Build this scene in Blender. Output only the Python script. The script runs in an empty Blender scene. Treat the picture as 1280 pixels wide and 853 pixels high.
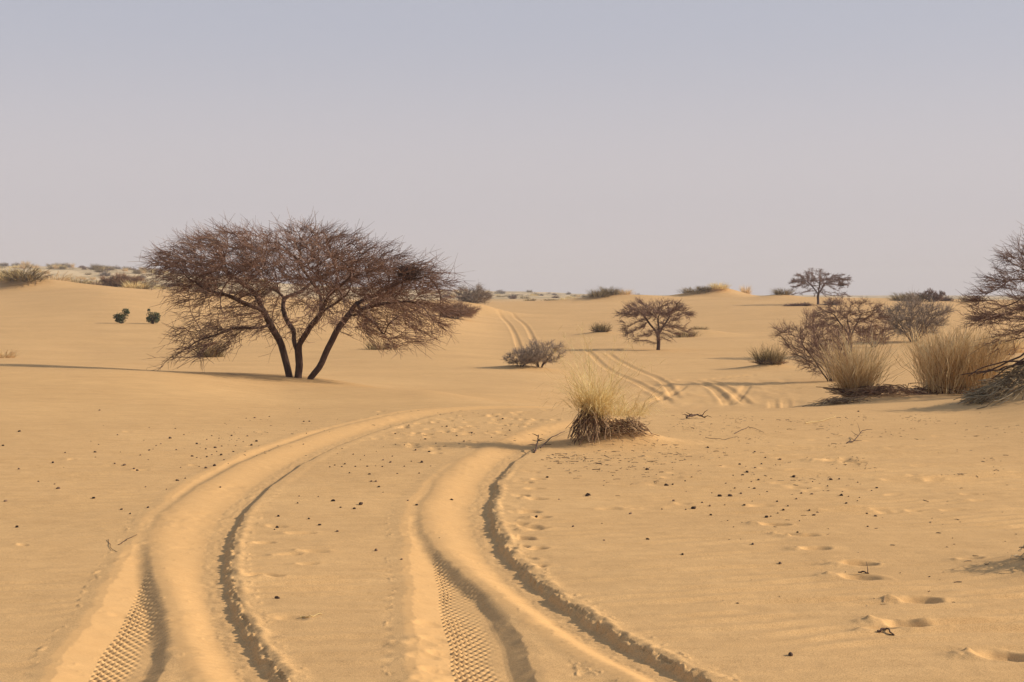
import bpy, math, random
import numpy as np
from mathutils import Vector

S = bpy.context.scene
COL = S.collection

# ------------------------------------------------------------------ camera, sky, sun, exposure
F, Y0, EYE = 1800.0, 372.0, 1.6            # focal length in photo pixels, eye-level row, eye height (m)
PITCH = math.atan((Y0 - 426.5) / F)        # slightly downward
cam_data = bpy.data.cameras.new('camera')
cam = bpy.data.objects.new('camera', cam_data)
COL.objects.link(cam)
cam.location = (0, 0, EYE)
cam.rotation_euler = (math.pi / 2 + PITCH, 0, 0)
cam_data.sensor_width = 36.0
cam_data.lens = 36.0 * F / 1280.0
cam_data.clip_start = 0.1
cam_data.clip_end = 6000.0
S.camera = cam

SUN_EL, SUN_ROT = math.radians(26), math.radians(87)   # sun from the right
world = bpy.data.worlds.new('World')
S.world = world
world.use_nodes = True
wn, wl = world.node_tree.nodes, world.node_tree.links
wn.clear()
w_out = wn.new('ShaderNodeOutputWorld')
w_bg = wn.new('ShaderNodeBackground')
w_sky = wn.new('ShaderNodeTexSky')
w_sky.sky_type = 'NISHITA'
w_sky.sun_disc = False
w_sky.sun_elevation = SUN_EL
w_sky.sun_rotation = SUN_ROT
w_sky.air_density = 1.0
w_sky.dust_density = 4.0
w_sky.ozone_density = 2.0
w_hs = wn.new('ShaderNodeHueSaturation')
w_hs.inputs['Saturation'].default_value = 0.35
w_mix = wn.new('ShaderNodeMix'); w_mix.data_type = 'RGBA'; w_mix.blend_type = 'MIX'
w_mix.inputs['Factor'].default_value = 0.80
# dust-laden air: a pale mauve veil, greyer-blue overhead, everywhere round the horizon
w_tc = wn.new('ShaderNodeTexCoord')
w_sep = wn.new('ShaderNodeSeparateXYZ')
w_ramp = wn.new('ShaderNodeValToRGB')
wl.new(w_tc.outputs['Generated'], w_sep.inputs[0])
wl.new(w_sep.outputs['Z'], w_ramp.inputs['Fac'])
w_ramp.color_ramp.interpolation = 'EASE'
el = w_ramp.color_ramp.elements
el[0].position = 0.0; el[0].color = (0.64, 0.575, 0.575, 1)
el[1].position = 1.0; el[1].color = (0.20, 0.25, 0.38, 1)
e = el.new(0.07); e.color = (0.550, 0.510, 0.535, 1)
e = el.new(0.20); e.color = (0.415, 0.428, 0.505, 1)
e = el.new(0.45); e.color = (0.27, 0.32, 0.44, 1)
w_sc = wn.new('ShaderNodeVectorMath'); w_sc.operation = 'SCALE'
w_sc.inputs['Scale'].default_value = 10.0
wl.new(w_ramp.outputs['Color'], w_sc.inputs[0])
wl.new(w_sky.outputs[0], w_hs.inputs['Color'])
wl.new(w_hs.outputs[0], w_mix.inputs[6])
wl.new(w_sc.outputs[0], w_mix.inputs[7])
wl.new(w_mix.outputs[2], w_bg.inputs['Color'])
w_bg.inputs['Strength'].default_value = 0.1
wl.new(w_bg.outputs[0], w_out.inputs['Surface'])

sun_data = bpy.data.lights.new('sun', 'SUN')
sun_data.energy = 4.3
sun_data.angle = math.radians(0.6)
sun_data.color = (1.0, 0.86, 0.70)
sun = bpy.data.objects.new('sun', sun_data)
COL.objects.link(sun)
sdir = Vector((math.sin(SUN_ROT) * math.cos(SUN_EL), math.cos(SUN_ROT) * math.cos(SUN_EL), math.sin(SUN_EL)))
sun.rotation_euler = sdir.to_track_quat('Z', 'Y').to_euler()
sun.location = (30, 0, 30)

S.view_settings.view_transform = 'Standard'
S.view_settings.look = 'None'
S.view_settings.exposure = 0.30
S.view_settings.gamma = 1.0
S.render.engine = 'CYCLES'

# ------------------------------------------------------------------ helpers
rng = np.random.default_rng(7)


def tag(o, label=None, cat=None, group=None, kind=None):
    if label: o['label'] = label
    if cat: o['category'] = cat
    if group: o['group'] = group
    if kind: o['kind'] = kind
    return o


def empty(name, loc, rz=0.0):
    o = bpy.data.objects.new(name, None)
    COL.objects.link(o)
    o.location = loc
    o.rotation_euler = (0, 0, rz)
    o.empty_display_size = 0.2
    return o


def mesh_obj(name, verts, faces, mat, parent=None, smooth=True):
    me = bpy.data.meshes.new(name)
    verts = np.asarray(verts, dtype=np.float32)
    faces = np.asarray(faces, dtype=np.int32)
    k = faces.shape[1]
    me.vertices.add(len(verts)); me.vertices.foreach_set('co', verts.ravel())
    me.loops.add(faces.size); me.loops.foreach_set('vertex_index', faces.ravel())
    me.polygons.add(len(faces))
    me.polygons.foreach_set('loop_start', np.arange(len(faces), dtype=np.int32) * k)
    if smooth:
        me.polygons.foreach_set('use_smooth', np.ones(len(faces), dtype=bool))
    me.update(calc_edges=True)
    me.validate()
    me.materials.append(mat)
    o = bpy.data.objects.new(name, me)
    COL.objects.link(o)
    o.parent = parent
    return o


class Geo:
    """collects tubes, ribbons and blobs; all faces kept as triangles or quads (quads only)"""
    def __init__(self):
        self.v = []; self.f = []; self.n = 0

    def add(self, v, f):
        self.v.append(np.asarray(v, float)); self.f.append(np.asarray(f, int) + self.n); self.n += len(v)

    def tube(self, P, R, sides=3):
        P = np.asarray(P, float); R = np.asarray(R, float); m = len(P)
        T = np.gradient(P, axis=0); T /= np.linalg.norm(T, axis=1)[:, None] + 1e-9
        up = np.array([0.0, 0.13, 1.0]) if abs(T[0, 2]) < 0.8 else np.array([1.0, 0.2, 0])
        A = np.cross(T, up); A /= np.linalg.norm(A, axis=1)[:, None] + 1e-9
        B = np.cross(T, A)
        a = np.arange(sides) * 2 * math.pi / sides
        V = P[:, None] + R[:, None, None] * (np.cos(a)[None, :, None] * A[:, None] + np.sin(a)[None, :, None] * B[:, None])
        V = V.reshape(-1, 3)
        i = np.arange(m - 1)[:, None] * sides; j = np.arange(sides)[None]; jn = (j + 1) % sides
        f = np.stack([i + j, i + jn, i + sides + jn, i + sides + j], -1).reshape(-1, 4)
        self.add(V, f)

    def ribbons(self, P, W, side):
        """P: n x m x 3 centre lines, W: n x m half widths, side: n x 3"""
        n, m = P.shape[:2]
        V = np.stack([P - side[:, None] * W[..., None], P + side[:, None] * W[..., None]], 2).reshape(-1, 3)
        b = (np.arange(n) * m * 2)[:, None] + (np.arange(m - 1) * 2)[None]
        b = b.reshape(-1)
        self.add(V, np.stack([b, b + 1, b + 3, b + 2], -1))

    def tubes3(self, P, R):
        """many 3-sided tubes at once. P: n x m x 3, R: n x m"""
        n, m = P.shape[:2]
        T = P[:, -1] - P[:, 0]; T /= np.linalg.norm(T, axis=1)[:, None] + 1e-9
        up = np.tile([0.31, 0.17, 0.93], (n, 1))
        A = np.cross(T, up); A /= np.linalg.norm(A, axis=1)[:, None] + 1e-9
        B = np.cross(T, A)
        V = []
        for a in (0, 2.094, 4.189):
            V.append(P + R[..., None] * (math.cos(a) * A[:, None] + math.sin(a) * B[:, None]))
        V = np.stack(V, 2).reshape(-1, 3)
        b = ((np.arange(n) * m)[:, None] + np.arange(m - 1)[None]).reshape(-1) * 3
        fs = [np.stack([b + j, b + (j + 1) % 3, b + 3 + (j + 1) % 3, b + 3 + j], -1) for j in range(3)]
        self.add(V, np.concatenate(fs))

    def build(self, name, mat, parent=None, kind=None):
        if not self.v: return None
        o = mesh_obj(name, np.concatenate(self.v), np.concatenate(self.f), mat, parent)
        if kind: o['kind'] = kind
        return o


# lattice value noise
_tab = np.random.default_rng(3).random(65536).astype(np.float32)


def vnoise(x, y, seed=0):
    xi = np.floor(x).astype(np.int64); yi = np.floor(y).astype(np.int64)
    fx = x - xi; fy = y - yi
    fx = fx * fx * (3 - 2 * fx); fy = fy * fy * (3 - 2 * fy)
    def h(a, b):
        k = (a * 73856093) ^ (b * 19349663) ^ (seed * 83492791)
        k = (k ^ (k >> 13)) * 1274126177
        return _tab[(k ^ (k >> 16)) & 65535]
    a = h(xi, yi); b = h(xi + 1, yi); c = h(xi, yi + 1); d = h(xi + 1, yi + 1)
    return (a + (b - a) * fx + (c - a) * fy + (a - b - c + d) * fx * fy) * 2 - 1


def fbm(x, y, seed=0, o=3):
    s = 0; a = 1.0; t = 0
    for k in range(o):
        s = s + a * vnoise(x * 2 ** k + 17.3 * k, y * 2 ** k - 9.1 * k, seed + k); t += a; a *= 0.5
    return s / t


def sstep(a, b, x):
    t = np.clip((x - a) / (b - a), 0, 1)
    return t * t * (3 - 2 * t)


# ------------------------------------------------------------------ the lie of the land
# knots: bearing (as a photo column) -> (distance m, row the ground shows at, were it not hidden)
PROFILE = {
    -150: [(16, 545), (20, 504), (25, 460), (34, 455), (44, 454.5), (60, 440), (85, 402), (115, 372), (135, 361), (160, 366), (210, 362), (300, 350), (450, 332), (600, 334), (2500, 352)],
    0:    [(16, 547), (20, 505), (25, 461), (34, 455.5), (44, 456), (60, 438), (85, 400), (110, 371), (130, 358), (150, 362), (210, 360), (300, 350), (450, 333), (600, 335), (2500, 352)],
    120:  [(16, 549), (20, 507), (25, 464.5), (33, 459), (44, 458), (60, 441), (85, 398), (110, 367), (125, 358), (150, 362), (210, 360), (300, 351), (450, 336), (600, 338), (2500, 354)],
    200:  [(16, 550), (20, 509), (25, 469), (32, 463.5), (42, 463.5), (60, 441), (85, 400), (110, 372), (125, 362), (150, 365), (210, 361), (300, 352), (450, 341), (600, 341), (2500, 354)],
    370:  [(29, 471.5), (38, 474), (55, 448), (85, 406), (110, 384), (125, 374), (150, 376), (210, 372), (300, 366), (450, 358), (600, 357), (2500, 360)],
    520:  [(24, 491), (32, 490), (45, 464), (70, 428), (100, 395), (125, 379), (150, 378), (210, 376), (300, 373), (450, 367), (600, 364), (2500, 366)],
    640:  [(20.5, 512.5), (30, 500), (38, 480), (48, 461), (65, 439), (90, 417), (120, 393), (150, 378), (210, 375.5), (300, 372), (450, 369), (600, 367), (2500, 367)],
    800:  [(19.8, 518), (22, 513), (30, 511.5), (38, 488), (46, 471), (65, 438), (90, 414), (120, 390), (150, 376), (165, 372), (210, 377), (300, 375), (450, 373), (600, 371), (2500, 370)],
    950:  [(19.8, 518), (22, 512), (30, 511), (38, 488), (46, 470), (65, 438), (90, 411), (120, 385), (150, 373), (165, 370.5), (210, 378), (300, 376), (450, 373), (600, 372), (2500, 370)],
    1080: [(20.5, 514), (23, 506), (30, 506), (38, 485), (46, 466), (65, 436), (90, 405), (120, 383), (145, 375), (160, 373), (210, 378), (300, 376), (450, 374), (600, 373), (2500, 370)],
    1200: [(20, 516), (23, 499.5), (30, 503), (38, 483), (46, 466), (65, 434), (90, 404), (120, 385), (145, 377), (160, 375), (210, 378), (300, 377), (450, 374), (600, 373), (2500, 370)],
    1300: [(14, 578), (18, 525), (22, 492), (30, 500), (38, 481), (46, 465), (65, 434), (90, 405), (120, 386), (145, 378), (160, 376), (210, 378), (300, 377), (450, 374), (600, 374), (2500, 370)],
}
_cols = sorted(PROFILE)
_U = np.array([(c - 640) / F for c in _cols])
_LD = np.linspace(math.log(2.0), math.log(3000.0), 420)


def _pchip(xk, yk, x):
    h = np.diff(xk); dl = np.diff(yk) / h
    m = np.zeros(len(xk))
    for i in range(1, len(xk) - 1):
        if dl[i - 1] * dl[i] > 0:
            w1 = 2 * h[i] + h[i - 1]; w2 = h[i] + 2 * h[i - 1]
            m[i] = (w1 + w2) / (w1 / dl[i - 1] + w2 / dl[i])
    m[0] = dl[0]; m[-1] = dl[-1]
    k = np.clip(np.searchsorted(xk, x) - 1, 0, len(h) - 1)
    t = (x - xk[k]) / h[k]
    t = np.clip(t, 0, 1)
    return ((1 + 2 * t) * (1 - t) ** 2 * yk[k] + t * (1 - t) ** 2 * h[k] * m[k]
            + t * t * (3 - 2 * t) * yk[k + 1] + t * t * (t - 1) * h[k] * m[k + 1])


_Z = []
for c in _cols:
    ks = PROFILE[c]
    D = [2.0, 5.0, 9.0] + [k[0] for k in ks]
    Z = [0.0, 0.0, 0.0] + [EYE - (k[1] - Y0) / F * k[0] for k in ks]
    ld = np.log(np.array(D))
    z = _pchip(ld, np.array(Z), _LD)
    # soften kinks
    for _ in range(3):
        z[1:-1] = 0.25 * z[:-2] + 0.5 * z[1:-1] + 0.25 * z[2:]
    _Z.append(z)
_Z = np.array(_Z)
_UF = np.linspace(_U[0], _U[-1], 200)
_ZF = np.array([_pchip(_U, _Z[:, j], _UF) for j in range(_Z.shape[1])]).T     # 200 x 420


def base_z(x, y):
    x = np.asarray(x, float); y = np.asarray(y, float)
    Dm = np.clip(y, 2.01, 2990)
    u = np.clip(x / np.maximum(y, 2.01), _UF[0], _UF[-1] - 1e-6)
    fu = (u - _UF[0]) / (_UF[1] - _UF[0]); iu = np.clip(fu.astype(int), 0, 198); fu = np.clip(fu - iu, 0, 1)
    fd = (np.log(Dm) - _LD[0]) / (_LD[1] - _LD[0]); idd = np.clip(fd.astype(int), 0, 418); fd = fd - idd
    z = (_ZF[iu, idd] * (1 - fu) * (1 - fd) + _ZF[iu + 1, idd] * fu * (1 - fd)
         + _ZF[iu, idd + 1] * (1 - fu) * fd + _ZF[iu + 1, idd + 1] * fu * fd)
    z = z * sstep(1.0, 8.0, y)
    return z


def soft_z(x, y):
    """low undulations of the dunes"""
    r = np.hypot(x, y)
    z = 0.020 * fbm(x / 2.2, y / 2.8, 11, 2) * sstep(3, 8, r)
    z = z + 0.05 * fbm(x / 7, y / 9, 15, 3) * sstep(26, 50, r)
    z = z + 0.20 * fbm(x / 22, y / 30, 19, 3) * sstep(60, 160, r)
    z = z + 1.3 * fbm(x / 60, y / 60, 25, 3) * sstep(180, 400, r)
    return z


MOUNDS = []      # x, y, radius x, radius y, height


def mound_z(x, y):
    z = 0
    for mx, my, rx, ry, h in MOUNDS:
        q = ((x - mx) / rx) ** 2 + ((y - my) / ry) ** 2
        z = z + h * np.exp(-q * 1.4)
    return z


def ray(px, py):
    """direction of a photo pixel, forward component 1"""
    xx = (px - 640) / F; yv = (426.5 - py) / F
    c, s = math.cos(PITCH), math.sin(PITCH)
    dy = c - yv * s; dz = s + yv * c
    return xx / dy, dz / dy


_Ds = np.exp(np.linspace(math.log(4), math.log(1500), 6000))


def hit(px, py, dmin=4.0):
    """first point of the ground under that photo pixel"""
    u, k = ray(px, py)
    D = _Ds[_Ds >= dmin]
    zz = base_z(u * D, D) + soft_z(u * D, D)
    below = (EYE + k * D) <= zz
    i = int(np.argmax(below)) if below.any() else len(D) - 1
    return u * D[i], D[i]


def at(px, D):
    """point at forward distance D on the bearing of a photo column"""
    return (px - 640) / F * D, D


def flat(px, py):
    u, k = ray(px, py)
    D = -EYE / k
    return u * D, D


# ------------------------------------------------------------------ wheel tracks
class Track:
    def __init__(self, pts, conv=flat):
        P = np.array([conv(*p) for p in pts], float)
        # Catmull-Rom through the points
        Q = np.vstack([2 * P[0] - P[1], P, 2 * P[-1] - P[-2]])
        out = []
        for i in range(len(P) - 1):
            a, b, c, d = Q[i:i + 4]
            t = np.linspace(0, 1, 14, endpoint=False)[:, None]
            out.append(0.5 * (2 * b + (c - a) * t + (2 * a - 5 * b + 4 * c - d) * t ** 2 + (3 * b - a - 3 * c + d) * t ** 3))
        C = np.vstack(out + [P[-1:]])
        for _ in range(10):
            C[1:-1] = 0.25 * C[:-2] + 0.5 * C[1:-1] + 0.25 * C[2:]
        L = np.r_[0, np.cumsum(np.hypot(*np.diff(C, axis=0).T))]
        n = max(8, int(L[-1] / 0.12))
        s = np.linspace(0, L[-1], n)
        self.C = np.c_[np.interp(s, L, C[:, 0]), np.interp(s, L, C[:, 1])]
        T = np.gradient(self.C, axis=0); self.T = T / np.linalg.norm(T, axis=1)[:, None]
        self.s = s; self.len = L[-1]

    def coords(self, x, y, reach):
        """signed offset (right positive, looking along the track) and arc length, for near vertices"""
        lo = self.C.min(0) - reach; hi = self.C.max(0) + reach
        idx = np.nonzero((x > lo[0]) & (x < hi[0]) & (y > lo[1]) & (y < hi[1]))[0]
        off = np.full(len(x), 99.0, np.float32); arc = np.zeros(len(x), np.float32)
        C = self.C.astype(np.float32)
        for k in range(0, len(idx), 40000):
            j = idx[k:k + 40000]
            X = x[j].astype(np.float32); Y = y[j].astype(np.float32)
            d = (X[:, None] - C[None, :, 0]) ** 2 + (Y[:, None] - C[None, :, 1]) ** 2
            m = d.argmin(1)
            dx = x[j] - self.C[m, 0]; dy = y[j] - self.C[m, 1]
            tx, ty = self.T[m, 0], self.T[m, 1]
            a = dx * tx + dy * ty
            o = dx * ty - dy * tx
            bad = ((m == 0) & (a < -0.15)) | ((m == len(C) - 1) & (a > 0.15)) | (np.abs(o) > reach)
            o = np.where(bad, 99.0, o)
            off[j] = o; arc[j] = self.s[m] + a
        return off, arc


# pass A: the older pass (clear tread imprint near the camera), centre of the tread
A_left = Track([(95, 930), (142, 853), (170, 800), (198, 745), (222, 690), (250, 645), (287, 606), (340, 572), (400, 549), (465, 531), (530, 517), (600, 511), (680, 509)])
A_right = Track([(650, 960), (612, 853), (592, 795), (577, 745), (568, 700), (566, 660), (577, 622), (604, 590), (637, 566), (672, 546), (710, 532), (780, 522)])
# pass B: the newer pass, right-hand lip of the rut
B_left = Track([(420, 930), (358, 853), (330, 810), (305, 770), (290, 722), (290, 690), (300, 660), (320, 630), (350, 602), (390, 575), (440, 552), (500, 532), (560, 518.5), (620, 512), (700, 509)])
B_right = Track([(1010, 900), (895, 853), (830, 822), (760, 785), (700, 745), (660, 711), (632, 680), (618, 647), (620, 618), (632, 592), (655, 570), (690, 549), (730, 534), (800, 524)])


def near_detail(x, y):
    """returns height offset and 'fresh sand' amount, for the sheet within ~25 m"""
    n = len(x)
    r = np.hypot(x, y)
    h = np.zeros(n); fresh = np.zeros(n); rip = np.ones(n)
    far_fade = 1 - sstep(19, 23, r)

    # --- pass A
    for T, side in ((A_left, 0), (A_right, 1)):
        o, a = T.coords(x, y, 0.75)
        on = o < 50
        w = 0.92 + 0.25 * sstep(2.5, 7, a) + 0.08 * vnoise(a * 1.3, a * 0, 5 + side)
        oo = (o + 0.02 * vnoise(a * 2.2, a * 0 + 3, 8) + (.012 * vnoise(a * 9, a * 0, 9) + .008 * vnoise(a * 23, o * 8, 10)) * sstep(.15, .24, np.abs(o))) / w
        dep = 0.034
        prof = np.interp(oo, [-0.42, -0.33, -0.28, -0.125, -0.11, 0.11, 0.13, 0.22, 0.27, 0.42],
                         [0, 0.003, 0.002, -dep * 0.92, -dep, -dep, -dep * 0.9, 0.004, 0.006, 0])
        # tread imprint: staggered lugs
        tm = np.where(on, (1 - sstep(3.2, 6.5, a)) * sstep(-0.135, -0.115, oo) * (1 - sstep(0.10, 0.125, oo)), 0)
        aw = a + .006 * vnoise(a * 6, oo * 20, 33)
        ph1 = 2 * math.pi * (aw / 0.080 + oo / 0.045); ph2 = 2 * math.pi * (aw / 0.080 - oo / 0.045)
        lug = np.cos(ph1) + np.cos(ph2)
        lug = np.sign(lug) * np.abs(lug / 2) ** 0.7
        amp = 0.0072 * np.clip(0.70 + 1.35 * vnoise(a * 1.9, oo * 9, 31) + .4 * vnoise(a * 9, oo * 30, 32), .08, 1.3) * (1.2 - 0.5 * sstep(-0.1, 0.05, oo))
        prof = prof + tm * lug * amp - tm * 0.010 * sstep(0.5, 0.95, lug * -1) * (1 - sstep(-0.09, -0.06, oo))
        m = np.where(on, 1 - sstep(0.38, 0.44, np.abs(oo)), 0)
        h = h * (1 - m) + m * prof
        fr = m * (1 - sstep(-0.13, -0.10, oo)) * sstep(-0.36, -0.31, oo) + 0.28 * m * sstep(-0.12, -0.06, oo) * (1 - sstep(0.2, 0.3, oo))
        fresh = np.maximum(fresh, fr)
        rip = rip * (1 - m)
    # --- pass B overrides
    for T, side in ((B_left, 0), (B_right, 1)):
        o, a = T.coords(x, y, 1.1)
        on = o < 50
        jag_t = a / 0.058
        tooth = np.abs((jag_t % 1.0) - 0.5) * 2
        big = vnoise(a * 9.0, a * 0, 41 + side)
        jamp = (1 - sstep(6, 10, a)) if side else (1 - sstep(3.5, 7.5, a))
        clod = np.abs(vnoise(a * 17, o * 9, 47))
        oo = o + (0.014 * (tooth - 0.5) + (0.012 if side else 0.006) * big + (0.026 if side else 0.012) * (clod - .3) * (o > -.03)) * jamp + 0.01 * vnoise(a * 2.5, a * 0, 44)
        wide = sstep(2.2, 5.5, a)                     # bank widens away from the camera
        bank = 0.15 + 0.16 * wide if side else 0.17 + 0.20 * wide
        fl = 0.155 + 0.03 * wide
        dep = 0.024 + (0.009 if side else 0.002) * (1 - sstep(5, 9, a))
        x0 = -(fl + bank + 0.05)
        # piecewise profile with variable knots
        pr = np.zeros(n)
        def seg(a0, a1, z0, z1):
            t = np.clip((oo - a0) / np.maximum(a1 - a0, 1e-4), 0, 1)
            return z0 + (z1 - z0) * (t * t * (3 - 2 * t))
        crest = -(fl + bank)
        foot = -(fl)
        pr = np.where(oo < crest, seg(crest - 0.14, crest, 0.0, 0.008), pr)
        pr = np.where((oo >= crest) & (oo < foot), seg(crest, foot, 0.008, -dep), pr)
        pr = np.where((oo >= foot) & (oo < -(0.03 + 0.03 * jamp)), -dep + 0.0025 * vnoise(oo * 40, a * 14, 50), pr)
        # pressed shoulder half way up the wall, then the broken lip
        ww = 0.03 + 0.03 * jamp
        pr = np.where((oo >= -ww) & (oo < 0.0), seg(-ww, 0.0 + 0 * oo, -dep, 0.004) + jamp * (.013 * vnoise(a * 19, oo * 26, 49) + .008 * vnoise(a * 45, oo * 50, 48)) * sstep(-ww, -ww * .5, oo), pr)
        lip = 0.014 * (0.6 + 0.8 * np.clip(vnoise(a * 11, o * 14, 52), -0.5, 1)) * jamp + 0.004
        pr = np.where(oo >= 0.0, 0.004 + (lip - 0.004) * np.exp(-((oo - 0.035) / 0.03) ** 2), pr)
        # faint cross bars of the tread on the floor
        tm = np.where(on, (1 - sstep(6, 9, a)) * sstep(foot * 1.0, foot + 0.02, oo) * (1 - sstep(-0.05, -0.035, oo)), 0)
        pr = pr + tm * 0.0026 * np.cos(2 * math.pi * (a / 0.072 + oo / 0.12)) * (0.5 + 0.8 * vnoise(a * 2, oo * 8, 60))
        m = np.where(on, sstep(crest - 0.16, crest - 0.04, oo) * (1 - sstep(0.06, 0.14, oo)), 0)
        h = h * (1 - m) + m * pr
        bankmask = np.where(on, sstep(crest - 0.10, crest - 0.02, oo) * (1 - sstep(foot - 0.03, foot + 0.03, oo)), 0)
        floor_m = np.where(on, sstep(foot - 0.03, foot + 0.03, oo) * (1 - sstep(-0.03, 0.0, oo)), 0)
        fresh = fresh * (1 - m) + m * np.maximum(bankmask, 0.22 * floor_m)
        rip = rip * (1 - m)
    h = h + 0.004 * (1 - rip) * fbm(x / .07, y / .09, 67, 2) * np.clip(.25 + vnoise(x * 3, y * 2, 68), 0, 1)
    em = np.clip(4 * rip * (1 - rip), 0, 1)
    cl = np.clip(fbm(x / .035, y / .05, 63, 3) - .18, 0, 1) * 1.6
    h = h + .009 * em * cl * (1 - sstep(9, 13, r)) + .007 * (1 - sstep(9, 13, r)) * np.clip(fbm(x / .04, y / .05, 64, 3) - .40, 0, 1) * (fresh > .3)
    h = h * far_fade
    fresh = fresh * (0.85 + 0.15 * vnoise(x * 3, y * 3, 66))
    fresh = fresh * (1 - sstep(22.6, 24.8, r))

    # --- wind ripples, crests running across the view, swinging diagonal on the right
    warp = 0.10 * fbm(x / 0.9, y / 0.9, 71, 2)
    ang = 0.10 + 0.55 * sstep(2.2, 4.5, x)
    yy = y - 0.20 * x - 0.10 * np.maximum(x - 2, 0) ** 1.5
    ph = 2 * math.pi * (yy + warp) / 0.165
    s = 0.5 * np.cos(ph) + 0.12 * np.cos(2 * ph + 1.0)
    ra = np.clip(0.55 + 0.75 * fbm(x / 1.3, y / 1.0, 75, 2), 0.04, 1) * (1 - sstep(14, 20, r))
    brk = np.clip(0.55 + 0.9 * vnoise(x / 0.55, y / 0.16, 79), 0, 1)
    h = h + rip * s * ra * brk * (0.0170 + .018 * sstep(0.8, 2.2, x))
    h = h + (0.0022 * fbm(x / 0.12, y / 0.12, 81, 3) + 0.0030 * fbm(x / 0.4, y / 0.4, 84, 2)) * (0.35 + 0.65 * rip) * (1 - sstep(16, 22, r))

    # --- foot and hoof prints: (x, y, length, width, heading, depth)
    for (fx, fy, fl_, fw, fa, fd) in PRINTS:
        near = (np.abs(x - fx) < 0.5) & (np.abs(y - fy) < 0.5)
        j = np.nonzero(near)[0]
        if len(j) == 0: continue
        dx = x[j] - fx; dy = y[j] - fy
        c, s_ = math.cos(fa), math.sin(fa)
        p = (dx * c + dy * s_) / fl_; q = (-dx * s_ + dy * c) / fw
        rr = np.sqrt(p * p + q * q) * (1 + 0.22 * vnoise(dx * 14 + fx * 9, dy * 14, 91))
        fd = fd * 1.08
        dz = -fd * np.exp(-(rr / 0.80) ** 4) + fd * 0.55 * np.exp(-((p + 1.35) / .55) ** 2 - (q * 1.1) ** 2) * (1 + .5 * vnoise(dx * 30, dy * 30 + fx, 94)) + fd * 0.12 * np.exp(-((rr - 1.15) / 0.28) ** 2) * (1 + 0.5 * vnoise(dx * 25, dy * 25 + fx, 93))
        h[j] += dz * np.clip(rip[j] + 0.35, 0, 1)
        fresh[j] = np.maximum(fresh[j], 0.45 * np.exp(-((rr - 0.9) / 0.5) ** 2) * np.clip(rip[j] + .2, 0, 1))
    return h, fresh


PRINTS = []


def prt(px, py, L=0.15, W=0.055, ang=0.0, dep=0.028):
    X, Y = flat(px, py)
    PRINTS.append((X, Y, L, max(W, L * .62), ang, dep))


# walker's steps on the right
for (px, py, L, W, a_, dp) in [(1150, 752, .13, .06, .15, .035), (1133, 783, .13, .05, -.4, .035), (1072, 706, .12, .055, .1, .032), (1074, 723, .13, .05, -.35, .03),
                               (1262, 822, .14, .07, -.2, .035), (968, 656, .11, .05, -.3, .03), (1005, 670, .1, .06, .1, .022), (1018, 687, .10, .045, .1, .024),
                               (1048, 574, .20, .10, .2, .032), (1068, 577, .14, .08, .1, .028), (985, 668, .08, .04, 0, .018), (1100, 788, .08, .03, .3, .018),
                               (1214, 702, .08, .04, 0, .016)]:
    prt(px, py, L, W, a_, dp)
# hoof prints beside the right-hand rut
for (px, py) in [(655, 603), (668, 611), (652, 620), (671, 624), (664, 640), (650, 641), (676, 647), (648, 655), (664, 658), (671, 661), (655, 672),
                 (672, 684), (651, 682), (668, 706), (655, 696), (668, 560), (663, 590), (672, 599)]:
    prt(px, py, .075 + .03 * random.Random(px).random(), .06, random.Random(py).uniform(-.6, .6), .020)
# scuffed patch near the bottom, left of the right-hand rut
for (px, py) in [(534, 776), (541, 795), (552, 812), (545, 835), (535, 848), (528, 820), (566, 848), (540, 860), (523, 803)]:
    prt(px, py, .075, .06, 0.5, .024)
R = random.Random(12)
# trampled ground between and beyond the ruts
for k in range(120):
    px = R.uniform(470, 700); py = R.gauss(532, 13)
    if 512 < py < 575: prt(px, py, R.uniform(.05, .10), R.uniform(.05, .09), R.uniform(-1, 1), R.uniform(.008, .018))
for (px, py) in [(345, 721), (326, 720), (362, 694), (330, 680), (385, 705), (395, 690), (345, 660), (237, 820), (228, 812), (192, 838), (150, 765), (362, 773), (378, 668)]:
    prt(px, py, R.uniform(.05, .10), R.uniform(.03, .05), R.uniform(-.6, .6), R.uniform(.010, .018))
for k in range(46):
    px = R.uniform(760, 1240); py = R.uniform(540, 640)
    prt(px, py, R.uniform(.06, .12), R.uniform(.04, .07), R.uniform(-.6, .6), R.uniform(.006, .012))
for k in range(14):
    px = R.uniform(20, 330); py = R.uniform(540, 700)
    prt(px, py, R.uniform(.04, .09), R.uniform(.03, .05), R.uniform(-.6, .6), R.uniform(.006, .012))

# sand heaped round the plants
def heap(px, D, rx, ry, h):
    X, Y = at(px, D); MOUNDS.append((X, Y, rx, ry, h))


heap(776, 15.75, .58, .40, .17)
heap(1080, 25.5, 1.3, .8, .16)
heap(1190, 26, 1.4, .8, .12)
heap(1330, 21.0, 1.5, 1.5, .28)
heap(1350, 8.4, .55, .45, .10)
heap(655, 47, 1.3, .9, .14)
heap(960, 50, 1.2, .9, .18)
heap(750, 85, 1.6, 1.2, .22)
heap(588, 116, 4.0, 3, .8)
heap(775, 152, 8, 3, .75)
heap(880, 158, 5, 3, .7)
heap(905, 158, 3, 3, .6)
heap(30, 120, 6, 3, .9)
heap(975, 150, 3, 3, .4)
heap(870, 82, 2.2, 1.8, .35)

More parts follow.
